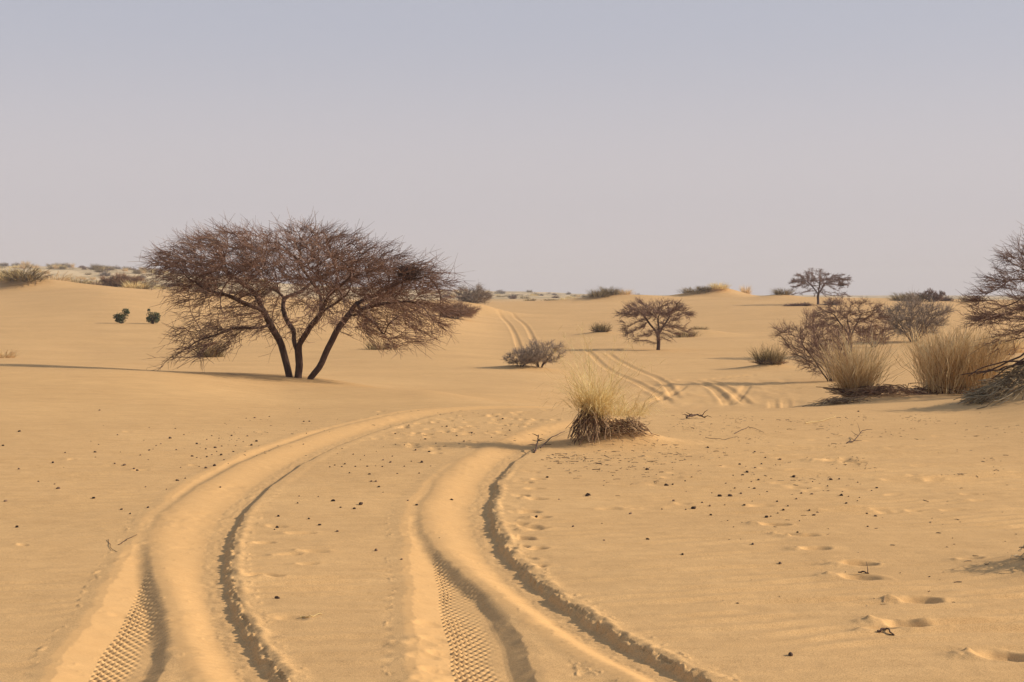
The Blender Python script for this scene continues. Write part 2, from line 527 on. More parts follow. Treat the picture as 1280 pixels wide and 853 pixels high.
# tracks beyond the near rise
FAR = [
    (Track([(836, 475), (868, 475.5), (900, 473), (940, 469)], hit), .14, .022),
    (Track([(800, 508), (824, 499), (846, 489), (858, 480)], hit), .14, .022),
    (Track([(905, 509), (920, 500), (930, 489), (936, 479)], hit), .14, .018),
    # climbing the dune behind, two ruts
    (Track([(596, 388), (612, 392), (628, 398), (640, 412), (647, 430), (652, 444)], hit), .16, .036),
    (Track([(606, 387), (628, 391), (648, 400), (660, 412), (668, 430), (676, 446)], hit), .16, .036),
    # coming down to the hollow behind the tuft
    (Track([(730, 436), (742, 446), (760, 462), (786, 474), (806, 484), (826, 496), (838, 506)], hit), .14, .030),
    (Track([(757, 440), (775, 452), (800, 464), (822, 473), (835, 484), (845, 500)], hit), .14, .030),
    (Track([(866, 476), (888, 484), (902, 496), (910, 509)], hit), .14, .030),
    (Track([(880, 474), (905, 484), (922, 496), (938, 509)], hit), .14, .030),
    (Track([(962, 498), (966, 505), (968, 513)], hit), .12, .014),
    (Track([(980, 497), (982, 504), (983, 512)], hit), .12, .014),
]


def far_detail(x, y):
    h = np.zeros(len(x)); fresh = np.zeros(len(x))
    for T, w, dep in FAR:
        o, a = T.coords(x, y, 1.6)
        on = o < 50
        e = sstep(0, 2.5, a) * (1 - sstep(T.len - 2.5, T.len, a)) if T.len > 6 else np.ones(len(x))
        oo = o / w
        pr = np.interp(oo, [-2.3, -1.6, -1.2, -.5, .5, .9, 1.3, 1.9], [0, .3, .25, -1, -1, .1, .25, 0]) * dep
        m = np.where(on, e, 0)
        h = h + m * pr * (h > -0.03)
        fresh = np.maximum(fresh, 0.55 * m * (np.abs(oo + .8) < 1.0))
    u = 640 + F * x / np.maximum(y, 1)
    ch = sstep(760, 830, u) * (1 - sstep(985, 1030, u)) * sstep(29, 32, y) * (1 - sstep(42, 47, y))
    h = h + ch * .030 * fbm(x / .45, y / 1.3, 97, 3)
    return h, fresh


def ground_z(x, y):
    x = np.atleast_1d(np.asarray(x, float)); y = np.atleast_1d(np.asarray(y, float))
    z = base_z(x, y) + soft_z(x, y) + mound_z(x, y)
    r = np.hypot(x, y)
    if (r < 25).any():
        h, f = near_detail(x, y)
        z = z + np.where(r < 25, h, 0)
    return z


def gz(X, Y):
    return float(ground_z([X], [Y])[0])


# ------------------------------------------------------------------ materials
def nodes_of(name):
    m = bpy.data.materials.new(name)
    m.use_nodes = True
    nt = m.node_tree
    for nn in list(nt.nodes): nt.nodes.remove(nn)
    out = nt.nodes.new('ShaderNodeOutputMaterial')
    b = nt.nodes.new('ShaderNodeBsdfPrincipled')
    b.inputs['Roughness'].default_value = 0.9
    b.inputs['Specular IOR Level'].default_value = 0.15
    nt.links.new(b.outputs[0], out.inputs[0])
    return m, nt, b


def ramp(nt, src, stops):
    r_ = nt.nodes.new('ShaderNodeValToRGB')
    els = r_.color_ramp.elements
    els[0].position, els[0].color = stops[0][0], (*stops[0][1], 1)
    els[1].position, els[1].color = stops[-1][0], (*stops[-1][1], 1)
    for p, c in stops[1:-1]:
        e_ = els.new(p); e_.color = (*c, 1)
    nt.links.new(src, r_.inputs['Fac'])
    return r_.outputs['Color']


def noise(nt, scale, detail=3, vec=None, rough=0.55):
    n_ = nt.nodes.new('ShaderNodeTexNoise')
    n_.inputs['Scale'].default_value = scale
    n_.inputs['Detail'].default_value = detail
    n_.inputs['Roughness'].default_value = rough
    if vec is not None: nt.links.new(vec, n_.inputs['Vector'])
    return n_.outputs['Fac']


def mixc(nt, fac, a, b, mode='MIX'):
    m_ = nt.nodes.new('ShaderNodeMix'); m_.data_type = 'RGBA'; m_.blend_type = mode
    for sock, v in ((m_.inputs['Factor'], fac), (m_.inputs[6], a), (m_.inputs[7], b)):
        if isinstance(v, (int, float)): sock.default_value = v
        elif isinstance(v, tuple): sock.default_value = (*v, 1)
        else: nt.links.new(v, sock)
    return m_.outputs[2]


def sand_material():
    m, nt, b = nodes_of('sand')
    geo = nt.nodes.new('ShaderNodeNewGeometry')
    pos = geo.outputs['Position']
    att = nt.nodes.new('ShaderNodeAttribute'); att.attribute_name = 'fresh'
    big = noise(nt, 0.35, 3, pos)
    sand = ramp(nt, big, [(0.3, (0.632, 0.397, 0.176)), (0.7, (0.684, 0.438, 0.196))])
    mid = noise(nt, 3.0, 4, pos)
    sand = mixc(nt, 0.35, sand, ramp(nt, mid, [(0.3, (0.63, 0.394, 0.171)), (0.7, (0.715, 0.462, 0.208))]))
    # coarse dark grains lag on the undisturbed crust
    gr = noise(nt, 190.0, 2, pos)
    grain = ramp(nt, gr, [(0.36, (0.64, 0.60, 0.57)), (0.56, (1.04, 1.04, 1.04))])
    crust = mixc(nt, 0.8, sand, grain, 'MULTIPLY')
    # streaky crust patches
    mp = nt.nodes.new('ShaderNodeMapping'); mp.inputs['Scale'].default_value = (1.0, 3.2, 1.0)
    nt.links.new(pos, mp.inputs['Vector'])
    st = noise(nt, 2.6, 5, mp.outputs[0], 0.6)
    crust = mixc(nt, 0.55, crust, ramp(nt, st, [(0.35, (0.86, 0.85, 0.84)), (0.65, (1.03, 1.03, 1.02))]), 'MULTIPLY')
    ln_ = nt.nodes.new('ShaderNodeVectorMath'); ln_.operation = 'LENGTH'; nt.links.new(pos, ln_.inputs[0])
    mr = nt.nodes.new('ShaderNodeMapRange'); mr.inputs['From Min'].default_value = 165; mr.inputs['From Max'].default_value = 260
    nt.links.new(ln_.outputs['Value'], mr.inputs['Value'])
    crust = mixc(nt, mr.outputs[0], crust, ramp(nt, noise(nt, .09, 5, pos, .65), [(.42, (.33, .25, .135)), (.58, (.66, .50, .29))]))
    freshc = ramp(nt, noise(nt, 9.0, 3, pos), [(0.3, (0.640, 0.384, 0.158)), (0.7, (0.690, 0.420, 0.175))])
    mp3 = nt.nodes.new('ShaderNodeMapping'); mp3.inputs['Scale'].default_value = (0.20, 0.42, 0.5)
    nt.links.new(pos, mp3.inputs['Vector'])
    crust = mixc(nt, .45, crust, ramp(nt, noise(nt, 1.0, 6, mp3.outputs[0], .62), [(.38, (.93, .92, .91)), (.60, (1.08, 1.08, 1.07))]), 'MULTIPLY')
    colr = mixc(nt, att.outputs['Fac'], crust, freshc)
    nt.links.new(colr, b.inputs['Base Color'])
    b.inputs['Roughness'].default_value = 1.0
    b.inputs['Specular IOR Level'].default_value = 0.05
    bp = nt.nodes.new('ShaderNodeBump'); bp.inputs['Distance'].default_value = 0.002
    bp.inputs['Strength'].default_value = 0.6
    nt.links.new(noise(nt, 70.0, 4, pos), bp.inputs['Height'])
    bp2 = nt.nodes.new('ShaderNodeBump'); bp2.inputs['Distance'].default_value = 0.012
    bp2.inputs['Strength'].default_value = 0.55
    mp2 = nt.nodes.new('ShaderNodeMapping'); mp2.inputs['Scale'].default_value = (1.6, 2.6, 1.0)
    nt.links.new(pos, mp2.inputs['Vector'])
    nt.links.new(noise(nt, 3.0, 7, mp2.outputs[0], 0.6), bp2.inputs['Height'])
    nt.links.new(bp2.outputs[0], bp.inputs['Normal'])
    nt.links.new(bp.outputs[0], b.inputs['Normal'])
    return m


def island_material(name, stops, rough=0.85, trans=0.0, obj_random=False):
    m, nt, b = nodes_of(name)
    geo = nt.nodes.new('ShaderNodeNewGeometry')
    rsrc = nt.nodes.new('ShaderNodeObjectInfo').outputs['Random'] if obj_random else geo.outputs['Random Per Island']
    c = ramp(nt, rsrc, stops)
    tc = nt.nodes.new('ShaderNodeTexCoord')
    n_ = noise(nt, 14.0, 3, tc.outputs['Object'])
    c = mixc(nt, 0.5, c, ramp(nt, n_, [(0.3, (0.75, 0.75, 0.75)), (0.7, (1.1, 1.1, 1.1))]), 'MULTIPLY')
    nt.links.new(c, b.inputs['Base Color'])
    b.inputs['Roughness'].default_value = rough
    if trans:
        tr = nt.nodes.new('ShaderNodeBsdfTranslucent')
        nt.links.new(c, tr.inputs['Color'])
        mx = nt.nodes.new('ShaderNodeMixShader'); mx.inputs[0].default_value = trans
        out = [x for x in nt.nodes if x.type == 'OUTPUT_MATERIAL'][0]
        nt.links.new(b.outputs[0], mx.inputs[1]); nt.links.new(tr.outputs[0], mx.inputs[2])
        nt.links.new(mx.outputs[0], out.inputs[0])
    return m


def bark_material(name, c0, c1):
    m, nt, b = nodes_of(name)
    tc = nt.nodes.new('ShaderNodeTexCoord')
    mp = nt.nodes.new('ShaderNodeMapping'); mp.inputs['Scale'].default_value = (1, 1, 0.25)
    nt.links.new(tc.outputs['Object'], mp.inputs['Vector'])
    n_ = noise(nt, 22.0, 6, mp.outputs[0], 0.65)
    nt.links.new(ramp(nt, n_, [(0.3, c0), (0.7, c1)]), b.inputs['Base Color'])
    bp = nt.nodes.new('ShaderNodeBump'); bp.inputs['Distance'].default_value = 0.02; bp.inputs['Strength'].default_value = 0.8
    nt.links.new(n_, bp.inputs['Height']); nt.links.new(bp.outputs[0], b.inputs['Normal'])
    return m


M_sand = sand_material()
M_bark = bark_material('acacia_bark', (0.045, 0.026, 0.020), (0.13, 0.080, 0.060))
M_twig = island_material('acacia_twigs', [(0, (0.10, 0.052, 0.038)), (0.6, (0.205, 0.115, 0.082)), (1, (0.36, 0.24, 0.165))])
M_bushtwig = island_material('grey_thorn_twigs', [(0, (0.13, 0.095, 0.072)), (0.5, (0.27, 0.205, 0.155)), (1, (0.46, 0.37, 0.28))])
M_rustwig = island_material('rusty_thorn_twigs', [(0, (0.15, 0.080, 0.050)), (0.6, (0.30, 0.17, 0.10)), (1, (0.46, 0.31, 0.18))])
M_straw = island_material('straw_grass', [(0, (0.56, 0.37, 0.15)), (0.4, (0.80, 0.62, 0.28)), (1, (0.92, 0.80, 0.44))], 0.6, 0.45)
M_straw2 = island_material('ripe_straw_grass', [(0, (0.36, 0.20, 0.08)), (0.35, (0.76, 0.53, 0.25)), (1, (0.93, 0.78, 0.46))], 0.6, 0.5)
M_olive = island_material('olive_grass', [(0, (0.10, 0.070, 0.030)), (0.6, (0.25, 0.18, 0.080)), (1, (0.50, 0.37, 0.17))], 0.8, 0.15)
M_dead = island_material('dead_grass_base', [(0, (0.055, 0.028, 0.020)), (0.45, (0.21, 0.115, 0.065)), (1, (0.72, 0.52, 0.31))], 0.9)
M_leaf = island_material('green_leaves', [(0, (0.04, 0.05, 0.022)), (0.6, (0.085, 0.105, 0.045)), (1, (0.16, 0.18, 0.08))], 0.7, 0.2)
M_dung = island_material('dark_pellets', [(0, (0.025, 0.016, 0.012)), (.6, (0.075, 0.048, 0.034)), (1, (0.22, 0.14, 0.09))], 0.9, obj_random=True)
M_litter = island_material('plant_litter', [(0, (0.09, 0.055, 0.038)), (0.6, (0.26, 0.17, 0.10)), (1, (0.62, 0.48, 0.28))], 0.9)
M_greyl = island_material('grey_leafy_litter', [(0, (0.15, 0.105, 0.06)), (0.5, (0.34, 0.26, 0.15)), (1, (0.56, 0.45, 0.28))], 0.9)


# ------------------------------------------------------------------ the ground, one sheet to the horizon
def build_ground():
    half = math.radians(20.9)
    inner = np.linspace(-half, half, 1040)
    g = np.array([0.5, 1.3, 2.6, 4.6, 8, 13, 20, 30, 45, 62, 82, 105, 130]) * math.pi / 180
    outer = half + g
    th = np.concatenate([-outer[::-1], inner, outer])
    rn = 1.0 / np.linspace(1 / 5.4, 1 / 24.0, 620)
    r = np.concatenate([[0.4, 1, 2, 3, 4, 4.7, 5.1], rn, np.exp(np.linspace(math.log(24.0), math.log(200), 240))[1:],
                        np.exp(np.linspace(math.log(200), math.log(2800), 52))[1:]])
    nr, nt_ = len(r), len(th)
    RR, TT = np.meshgrid(r, th, indexing='ij')
    X = (RR * np.sin(TT)).ravel(); Y = (RR * np.cos(TT)).ravel()
    Z = base_z(X, Y) + soft_z(X, Y) + mound_z(X, Y)
    fresh = np.zeros(len(X))
    rr = RR.ravel()
    j = np.nonzero((rr < 25) & (rr > 3))[0]
    h, f = near_detail(X[j], Y[j]); Z[j] += h; fresh[j] = f
    j = np.nonzero((rr > 23) & (rr < 200) & (np.abs(TT.ravel()) < half))[0]
    h, f = far_detail(X[j], Y[j]); Z[j] += h; fresh[j] = np.maximum(fresh[j], f)
    V = np.stack([X, Y, Z], -1)
    V = np.vstack([V, [[0, 0, 0]]])
    i = np.arange(nr - 1)[:, None] * nt_; k = np.arange(nt_)[None]; kn = (k + 1) % nt_
    faces = np.stack([i + k, i + nt_ + k, i + nt_ + kn, i + kn], -1).reshape(-1, 4)
    o = mesh_obj('sand_ground', V, faces, M_sand)
    a = o.data.attributes.new('fresh', 'FLOAT', 'POINT')
    a.data.foreach_set('value', np.r_[fresh, 0].astype(np.float32))
    tag(o, kind='structure')
    return o


build_ground()


# ------------------------------------------------------------------ bare thorn trees by space colonisation
def colonise(seedP, seedPar, attr, step, di, dk, rs, iters=90, bias=(0, 0, 0)):
    P = [np.array(p, float) for p in seedP]; par = list(seedPar)
    A = attr.copy()
    PA = np.array(P)
    d = np.linalg.norm(A[:, None] - PA[None], axis=2)
    best = d.argmin(1); bd = d.min(1)
    for it in range(iters):
        if len(A) == 0: break
        act = bd < di
        if not act.any():
            break
        new = []; newpar = []
        for nidx in np.unique(best[act]):
            sel = act & (best == nidx)
            v = A[sel] - P[nidx]
            v = (v / (np.linalg.norm(v, axis=1)[:, None] + 1e-9)).mean(0) + bias + rs.normal(0, 0.13, 3)
            v /= np.linalg.norm(v) + 1e-9
            new.append(P[nidx] + v * step); newpar.append(int(nidx))
        base = len(P)
        NP = np.array(new)
        P += new; par += newpar
        d = np.linalg.norm(A[:, None] - NP[None], axis=2)
        m = d.min(1); am = d.argmin(1) + base
        upd = m < bd
        bd = np.where(upd, m, bd); best = np.where(upd, am, best)
        keep = bd > dk
        A = A[keep]; bd = bd[keep]; best = best[keep]
        if len(P) > 7000: break
    return np.array(P), np.array(par)


def seeds_from(lines, step):
    """lines: list of polylines, first point of later ones may start on an earlier line"""
    P = []; par = []; roots = []
    for ln in lines:
        ln = np.array(ln, float)
        L = np.r_[0, np.cumsum(np.linalg.norm(np.diff(ln, axis=0), axis=1))]
        n = max(2, int(L[-1] / step) + 1)
        s = np.linspace(0, L[-1], n)
        pts = np.c_[[np.interp(s, L, ln[:, k]) for k in range(3)]].T
        prev = -1; start = 0
        if P:
            d = np.linalg.norm(np.array(P) - pts[0], axis=1)
            if d.min() < 0.12 and pts[0][2] > 0.06:
                prev = int(d.argmin()); start = 1
        if prev == -1: roots.append(len(P))
        for q in pts[start:]:
            P.append(q + 0); par.append(prev); prev = len(P) - 1
    return P, par, roots


def make_tree(name, loc, rz, lines, attr, rs, step=0.12, di=0.9, dk=0.16, tip=0.0035, power=2.3, root_r=None, twigs=7, twig_len=(0.2, 0.5),
              twig_r=0.0035, twig_dir=None, mat=None, bark=None, limb_min=0.016, scale=1.0, wig=0.012, sides_big=8, flatten=0.8, sparse_below=None, stem_name='trunk'):
    mat = mat or M_twig; bark = bark or M_bark
    root = empty(name, loc, rz)
    sp, spar, roots = seeds_from(lines, step)
    P, par = colonise(sp, spar, attr, step, di, dk, rs)
    n = len(P)
    # radii by the pipe model
    acc = np.zeros(n); kids = [[] for _ in range(n)]
    for i in range(n):
        if par[i] >= 0: kids[par[i]].append(i)
    rad = np.zeros(n)
    order = range(n - 1, -1, -1)
    for i in order:
        if not kids[i]: rad[i] = tip
        else: rad[i] = (sum(rad[k] ** power for k in kids[i])) ** (1 / power)
    if root_r:
        top = max(rad[q] for q in roots)
        g = math.log(root_r / tip) / max(1e-3, math.log(top / tip))
        rad = tip * (rad / tip) ** g
    # natural wobble
    W = P + np.c_[vnoise(P[:, 0] * 3 + 5, P[:, 2] * 3, 5), vnoise(P[:, 1] * 3, P[:, 0] * 3 + 9, 6), vnoise(P[:, 2] * 3, P[:, 1] * 3, 7)] * wig * 3
    # chains
    stuff = Geo()
    start = [(q, -1) for q in roots]
    while start:
        a, pre = start.pop()
        ch = [a]; cur = a
        while kids[cur]:
            ks = sorted(kids[cur], key=lambda q: -rad[q])
            for q in ks[1:]: start.append((q, cur))
            cur = ks[0]; ch.append(cur)
        pts = W[ch]; rr = rad[ch]
        if pre >= 0:
            pts = np.vstack([W[pre], pts]); rr = np.r_[min(rad[pre], rr[0] * 1.15), rr]
        if len(pts) < 2: continue
        if pre < 0:
            pts = np.vstack([pts[0] - [0, 0, 0.25], pts]); rr = np.r_[rr[0] * 1.25, rr]
            rr[1] *= 1.12
        if len(pts) > 4:
            q = pts.copy()
            q[1:-1] = 0.25 * pts[:-2] + 0.5 * pts[1:-1] + 0.25 * pts[2:]; pts = q
        if pre < 0 and rr[0] > limb_min:
            g = Geo(); g.tube(pts, rr, sides_big); g.build(stem_name, bark, root)
        elif rr[0] > limb_min and len(pts) > 5:
            g = Geo(); g.tube(pts, rr, 6); g.build('limb', bark, root)
        else:
            stuff.tube(pts, rr, 4 if rr[0] > 0.009 else 3)
    # twig sprays on thin wood
    thin = np.nonzero((rad < tip * 2.6))[0]
    thin = np.repeat(thin, twigs if isinstance(twigs, int) else 1)
    if isinstance(twigs, float):
        thin = rs.choice(thin, int(len(thin) * twigs))
    if sparse_below: thin = thin[(W[thin, 2] > sparse_below) | (rs.random(len(thin)) < .75)]
    m = len(thin)
    D0 = W[thin] - W[np.maximum(par[thin], 0)]
    D0 /= np.linalg.norm(D0, axis=1)[:, None] + 1e-9
    out = twig_dir(W[thin]) if twig_dir else np.zeros((m, 3))
    Dv = D0 * 0.5 + out + rs.normal(0, 0.48, (m, 3)) * np.array([1, 1, flatten])
    if flatten < .7: Dv[:, 2] *= .7
    Dv /= np.linalg.norm(Dv, axis=1)[:, None] + 1e-9
    if flatten < .7: Dv[:, 2] = np.minimum(Dv[:, 2], .55)
    Ln = rs.uniform(*twig_len, m)
    bend = rs.normal(0, 0.22, (m, 3)) + np.array([0, 0, 0.05])
    t = np.linspace(0, 1, 4)[None, :, None]
    base = W[thin] - D0 * step * rs.random((m, 1)) * 0.8
    Pt = base[:, None] + Dv[:, None] * Ln[:, None, None] * t + bend[:, None] * Ln[:, None, None] * t ** 2
    zig = rs.normal(0, 0.035, (m, 4, 3)); zig[:, 0] = 0
    Pt = Pt + zig * Ln[:, None, None]
    Pt[..., 2] = np.maximum(Pt[..., 2], 0.03)
    Rt = twig_r * np.array([1.0, .85, .65, .35])[None] * rs.uniform(.7, 1.2, (m, 1))
    stuff.tubes3(Pt, Rt)
    # side twiglets
    m2 = int(m * 1.2)
    j = rs.integers(0, m, m2); kk = rs.integers(1, 3, m2)
    b2 = Pt[j, kk]; D2 = Dv[j] * 0.75 + rs.normal(0, 0.55, (m2, 3)); D2 /= np.linalg.norm(D2, axis=1)[:, None]
    L2 = Ln[j] * rs.uniform(.3, .6, m2)
    t2 = np.linspace(0, 1, 2)[None, :, None]
    P2 = b2[:, None] + D2[:, None] * L2[:, None, None] * t2
    P2[..., 2] = np.maximum(P2[..., 2], 0.02)
    stuff.tubes3(P2, twig_r * np.array([.7, .4])[None] * np.ones((m2, 1)))
    stuff.build('twigs', mat, root, 'stuff')
    return root, W, rad


def px_lines(lines, s):
    return [[(a * s, b * s, c * s) for a, b, c in ln] for ln in lines]


def place_tree(px, D, dz=0.0):
    X, Y = at(px, D)
    return (X, Y, gz(X, Y) + dz)


# ---- the big acacia
def big_acacia():
    rs = np.random.default_rng(21)
    k = 0.00554          # metres per pixel of the enlarged view
    def L(pts):
        return [((x - 565) * k, y, (643 - z) * k) for x, z, y in pts]
    lines = [
        L([(528, 648, 0), (515, 585, .02), (492, 525, .05), (476, 462, .02), (442, 400, -.1), (405, 318, -.2), (375, 285, -.3)]),
        L([(556, 648, -.05), (566, 550, -.05), (602, 498, -.1), (652, 418, -.2), (705, 378, -.4), (765, 335, -.7)]),
        L([(614, 654, -.15), (650, 575, -.15), (692, 508, -.1), (742, 425, .0), (775, 375, .2), (815, 330, .5)]),
        L([(566, 550, -.05), (546, 470, .1), (508, 410, .35), (500, 355, .6), (460, 320, 1.0)]),
        L([(476, 462, .02), (420, 458, -.3), (368, 455, -.5), (300, 482, -.7), (235, 500, -.8), (160, 556, -.9), (115, 596, -.9)]),
        L([(742, 425, .0), (800, 412, -.3), (860, 440, -.7), (905, 500, -.9)]),
        L([(442, 400, -.1), (390, 372, -.7), (320, 340, -1.2), (230, 300, -1.6)]),
        L([(405, 318, -.2), (320, 262, -.1), (230, 230, .2), (150, 215, .3)]),
        L([(652, 418, -.2), (640, 350, .3), (600, 280, .5), (560, 200, .5)]),
        L([(652, 418, -.2), (700, 350, -.9), (780, 300, -1.5)]),
        L([(775, 375, .2), (860, 330, .2), (950, 290, .1), (1040, 270, 0)]),
        L([(742, 425, .0), (770, 400, .6), (840, 350, 1.2), (900, 320, 1.6)]),
        L([(500, 355, .6), (580, 300, 1.2), (660, 260, 1.7)]),
        L([(775, 375, .2), (800, 400, -.2), (880, 370, -.5), (980, 360, -.6)]),
    ]
    A = []
    while len(A) < 3000:
        x = rs.uniform(-2.95, 3.1); y = rs.uniform(-2.4, 2.4)
        rx = (x + (0 if x < 0 else 0)) / (2.85 if x < 0 else 3.0); ry = y / 2.35
        r_ = math.hypot(rx, ry)
        if r_ > 1: continue
        top = 2.97 - 0.52 * r_ ** 3.2 - 0.40 * max(0, rx) ** 1.4 + 0.05 * math.sin(3 * x + y) + 0.05 * math.sin(5.1 * x + 2)
        q = rs.random()
        if q < 0.90:
            thick = 0.88 + 0.30 * r_
            z = top - thick * rs.random() ** 1.3
            if x > 0: z -= 0.25 * r_ * rs.random()
        else:
            if r_ < 0.5: continue
            lo = 0.45 + 0.5 * (1 - r_) + (0.35 if x > 0 else -0.05)
            z = rs.uniform(lo, 1.9)
            if x > 0 and z < 1.1 and rs.random() < .5: continue
        if z < 1.9 and x < -2.15: continue
        if float(vnoise(np.array([x * 1.7 + 9]), np.array([z * 3.0 + y * 1.4]), 77)[0]) < -.62: continue
        A.append((x, y, z))
    for _ in range(110):
        A.append((rs.uniform(-1.3, 1.5), rs.uniform(-1.2, 1.2), rs.uniform(.95, 1.8)))
    # low hanging left skirt
    for _ in range(120):
        x = rs.uniform(-2.15, -0.9); z = 0.22 + (x + 2.3) * 0.28 + rs.random() * (0.75)
        A.append((x, rs.uniform(-1.4, .2), z))
    for _ in range(150):
        x = rs.uniform(1.1, 2.6); z = 0.55 + abs(x - 1.9) * .2 + rs.random() * 1.0
        A.append((x, rs.uniform(-1.3, .5), z))
    A = np.array(A)

    def tdir(p):
        q = p - np.array([0.1, 0, 0.9])
        q = q * np.array([1, 1, 0.55])
        q /= np.linalg.norm(q, axis=1)[:, None] + 1e-9
        q[:, 2] = q[:, 2] * .55 + np.where(p[:, 2] < 1.6, -0.5, 0.0)
        q[:, 2] = np.where((p[:, 2] > 1.6) & (np.hypot(p[:, 0], p[:, 1]) > 1.8) & (rs.random(len(p)) < .35), -.35, q[:, 2])
        return q * 1.15
    root, W, rad = make_tree('acacia_tree', place_tree(372, 28.9), 0, lines, A, rs, step=0.11, di=0.85, dk=0.15, tip=0.0045,
                             root_r=0.074, twigs=3, twig_len=(0.20, 0.52), twig_r=0.0052, twig_dir=tdir, limb_min=0.020, flatten=.5, sparse_below=1.5, wig=.024)
    tag(root, 'large leafless umbrella acacia with three leaning trunks, left of the wheel tracks', 'tree')
    return root


big = big_acacia()


# ---- a generic umbrella thorn tree
def thorn_tree(px, D, h, wl, wr, seed, label, group=None, trunk_lean=0.1, bottom=0.45, n_attr=700, tw=2, tr=0.006, name='acacia_tree',
               depth=None, mat=None, root_r=None, stems=3, skirt=0.15, flat_top=0.22, dz=0.0, tl=(0.12, 0.32)):
    rs = np.random.default_rng(seed)
    w = (wl + wr) / 2; depth = depth or w * 0.8
    lines = [[(0, 0, 0), (0.02, 0, h * .14), (trunk_lean * .5, 0, h * .28)]]
    top0 = lines[0][-1]
    for s_ in range(stems):
        a = s_ * 2 * math.pi / stems + rs.uniform(-.4, .4) + .4
        lines.append([top0, (top0[0] + math.cos(a) * w * .18, math.sin(a) * depth * .2, h * .45), (top0[0] + math.cos(a) * w * .42, math.sin(a) * depth * .45, h * .64)])
    A = []
    while len(A) < n_attr:
        x = rs.uniform(-wl, wr); y = rs.uniform(-depth, depth)
        rx = x / (wl if x < 0 else wr); r_ = math.hypot(rx, y / depth)
        if r_ > 1: continue
        top = h * (0.97 - flat_top * r_ ** 2.2 + 0.05 * math.sin(x * 5 / w + seed))
        if rs.random() < skirt:
            z = rs.uniform(h * .18, h * bottom + .1 * h)
            if r_ < .35: continue
        else:
            z = top - (top - h * bottom) * rs.random() ** 1.2
        A.append((x, y, z))
    A = np.array(A)

    def tdir(p):
        q = (p - np.array([0, 0, h * .3])) * np.array([1, 1, .5])
        q /= np.linalg.norm(q, axis=1)[:, None] + 1e-9
        return q * 0.8
    sc = h / 3.2
    root, W, rad = make_tree(name, place_tree(px, D, dz), 0, lines, A, rs, step=0.11 * sc + .02, di=1.0 * sc + .2, dk=0.17 * sc + .02, tip=tr * .55,
                             root_r=root_r or 0.035 * h, twigs=tw + 3, twig_len=tl, twig_r=tr * .8, twig_dir=tdir, mat=mat, flatten=.6, limb_min=0.03, sides_big=7)
    tag(root, label, 'tree', group)
    return root


t_mid = thorn_tree(822, 65.5, 2.35, 1.75, 1.55, 5, 'small umbrella thorn tree standing alone on open sand right of centre', tr=.0085, n_attr=520, bottom=.62, skirt=.2, root_r=.085, tw=2, tl=(.15, .38))
t_far = thorn_tree(1022, 128, 3.2, 2.6, 2.9, 9, 'far flat-topped thorn tree on the dune crest, standing against the sky', tr=.013, n_attr=600, bottom=.5, skirt=.1, root_r=.11, tw=2, flat_top=.25)
t_edge = thorn_tree(1345, 25.5, 3.42, 1.85, 2.2, 33, 'tall bare thorn tree cut off by the right edge of the photo', tr=.0060, n_attr=1900, bottom=.34, skirt=.05, root_r=.10, tw=2, depth=1.8, flat_top=.45, tl=(.15, .42))
t_2 = thorn_tree(1062, 58, 2.55, 1.7, 1.6, 41, 'spreading rusty thorn tree behind the bushes, right of centre', tr=.0075, n_attr=480, bottom=.4, skirt=.2, root_r=.06, tw=2, mat=M_twig, flat_top=.3)


# ---- thorn bushes
def bush(name, px, D, h, w, seed, label, cat='bush', n=420, tr=.006, tw=2, mat=None, group=None, d=None, skew=0.0, tl=(.12, .30), low=.05, dz=0.0, loc=None):
    rs = np.random.default_rng(seed)
    d = d or w * .8
    lines = []
    for s_ in range(10):
        a = s_ * math.pi / 5 + rs.uniform(-.3, .3)
        bx = math.cos(a) * w * .08; by = math.sin(a) * d * .08
        lines.append([(bx, by, 0), (bx * 3.2 + skew * .1, by * 3.2, h * .2), (math.cos(a) * w * .55 + skew * .3, math.sin(a) * d * .55, h * (.34 + .2 * (s_ % 2)))])
    A = []
    while len(A) < n:
        v = rs.uniform(-1, 1, 3)
        if v[0] ** 2 + v[1] ** 2 + v[2] ** 2 > 1 or v[2] < -.75: continue
        x = v[0] * w * (1 + .15 * math.sin(4 * v[2])); z = h * (.5 + .48 * v[2])
        if z < h * low: continue
        z *= 1 + .12 * math.sin(7 * v[0] + seed)
        A.append((x + skew * z / h, v[1] * d, z))
    A = np.array(A)

    def tdir(p):
        q = (p - np.array([0, 0, h * .1]))
        q /= np.linalg.norm(q, axis=1)[:, None] + 1e-9
        return q * 0.7
    sc = h / 2.0
    root, W, rad = make_tree(name, loc or place_tree(px, D, dz), 0, lines, A, rs, step=.07 * sc + .03, di=.8 * sc + .2, dk=.10 * sc + .03, tip=tr * .5,
                             root_r=0.011 * h + .004, twigs=tw + 2, twig_len=tl, twig_r=tr * .85, twig_dir=tdir, mat=mat or M_bushtwig, bark=M_bark, limb_min=.009, stem_name='stem', sides_big=5)
    tag(root, label, cat, group)
    return root


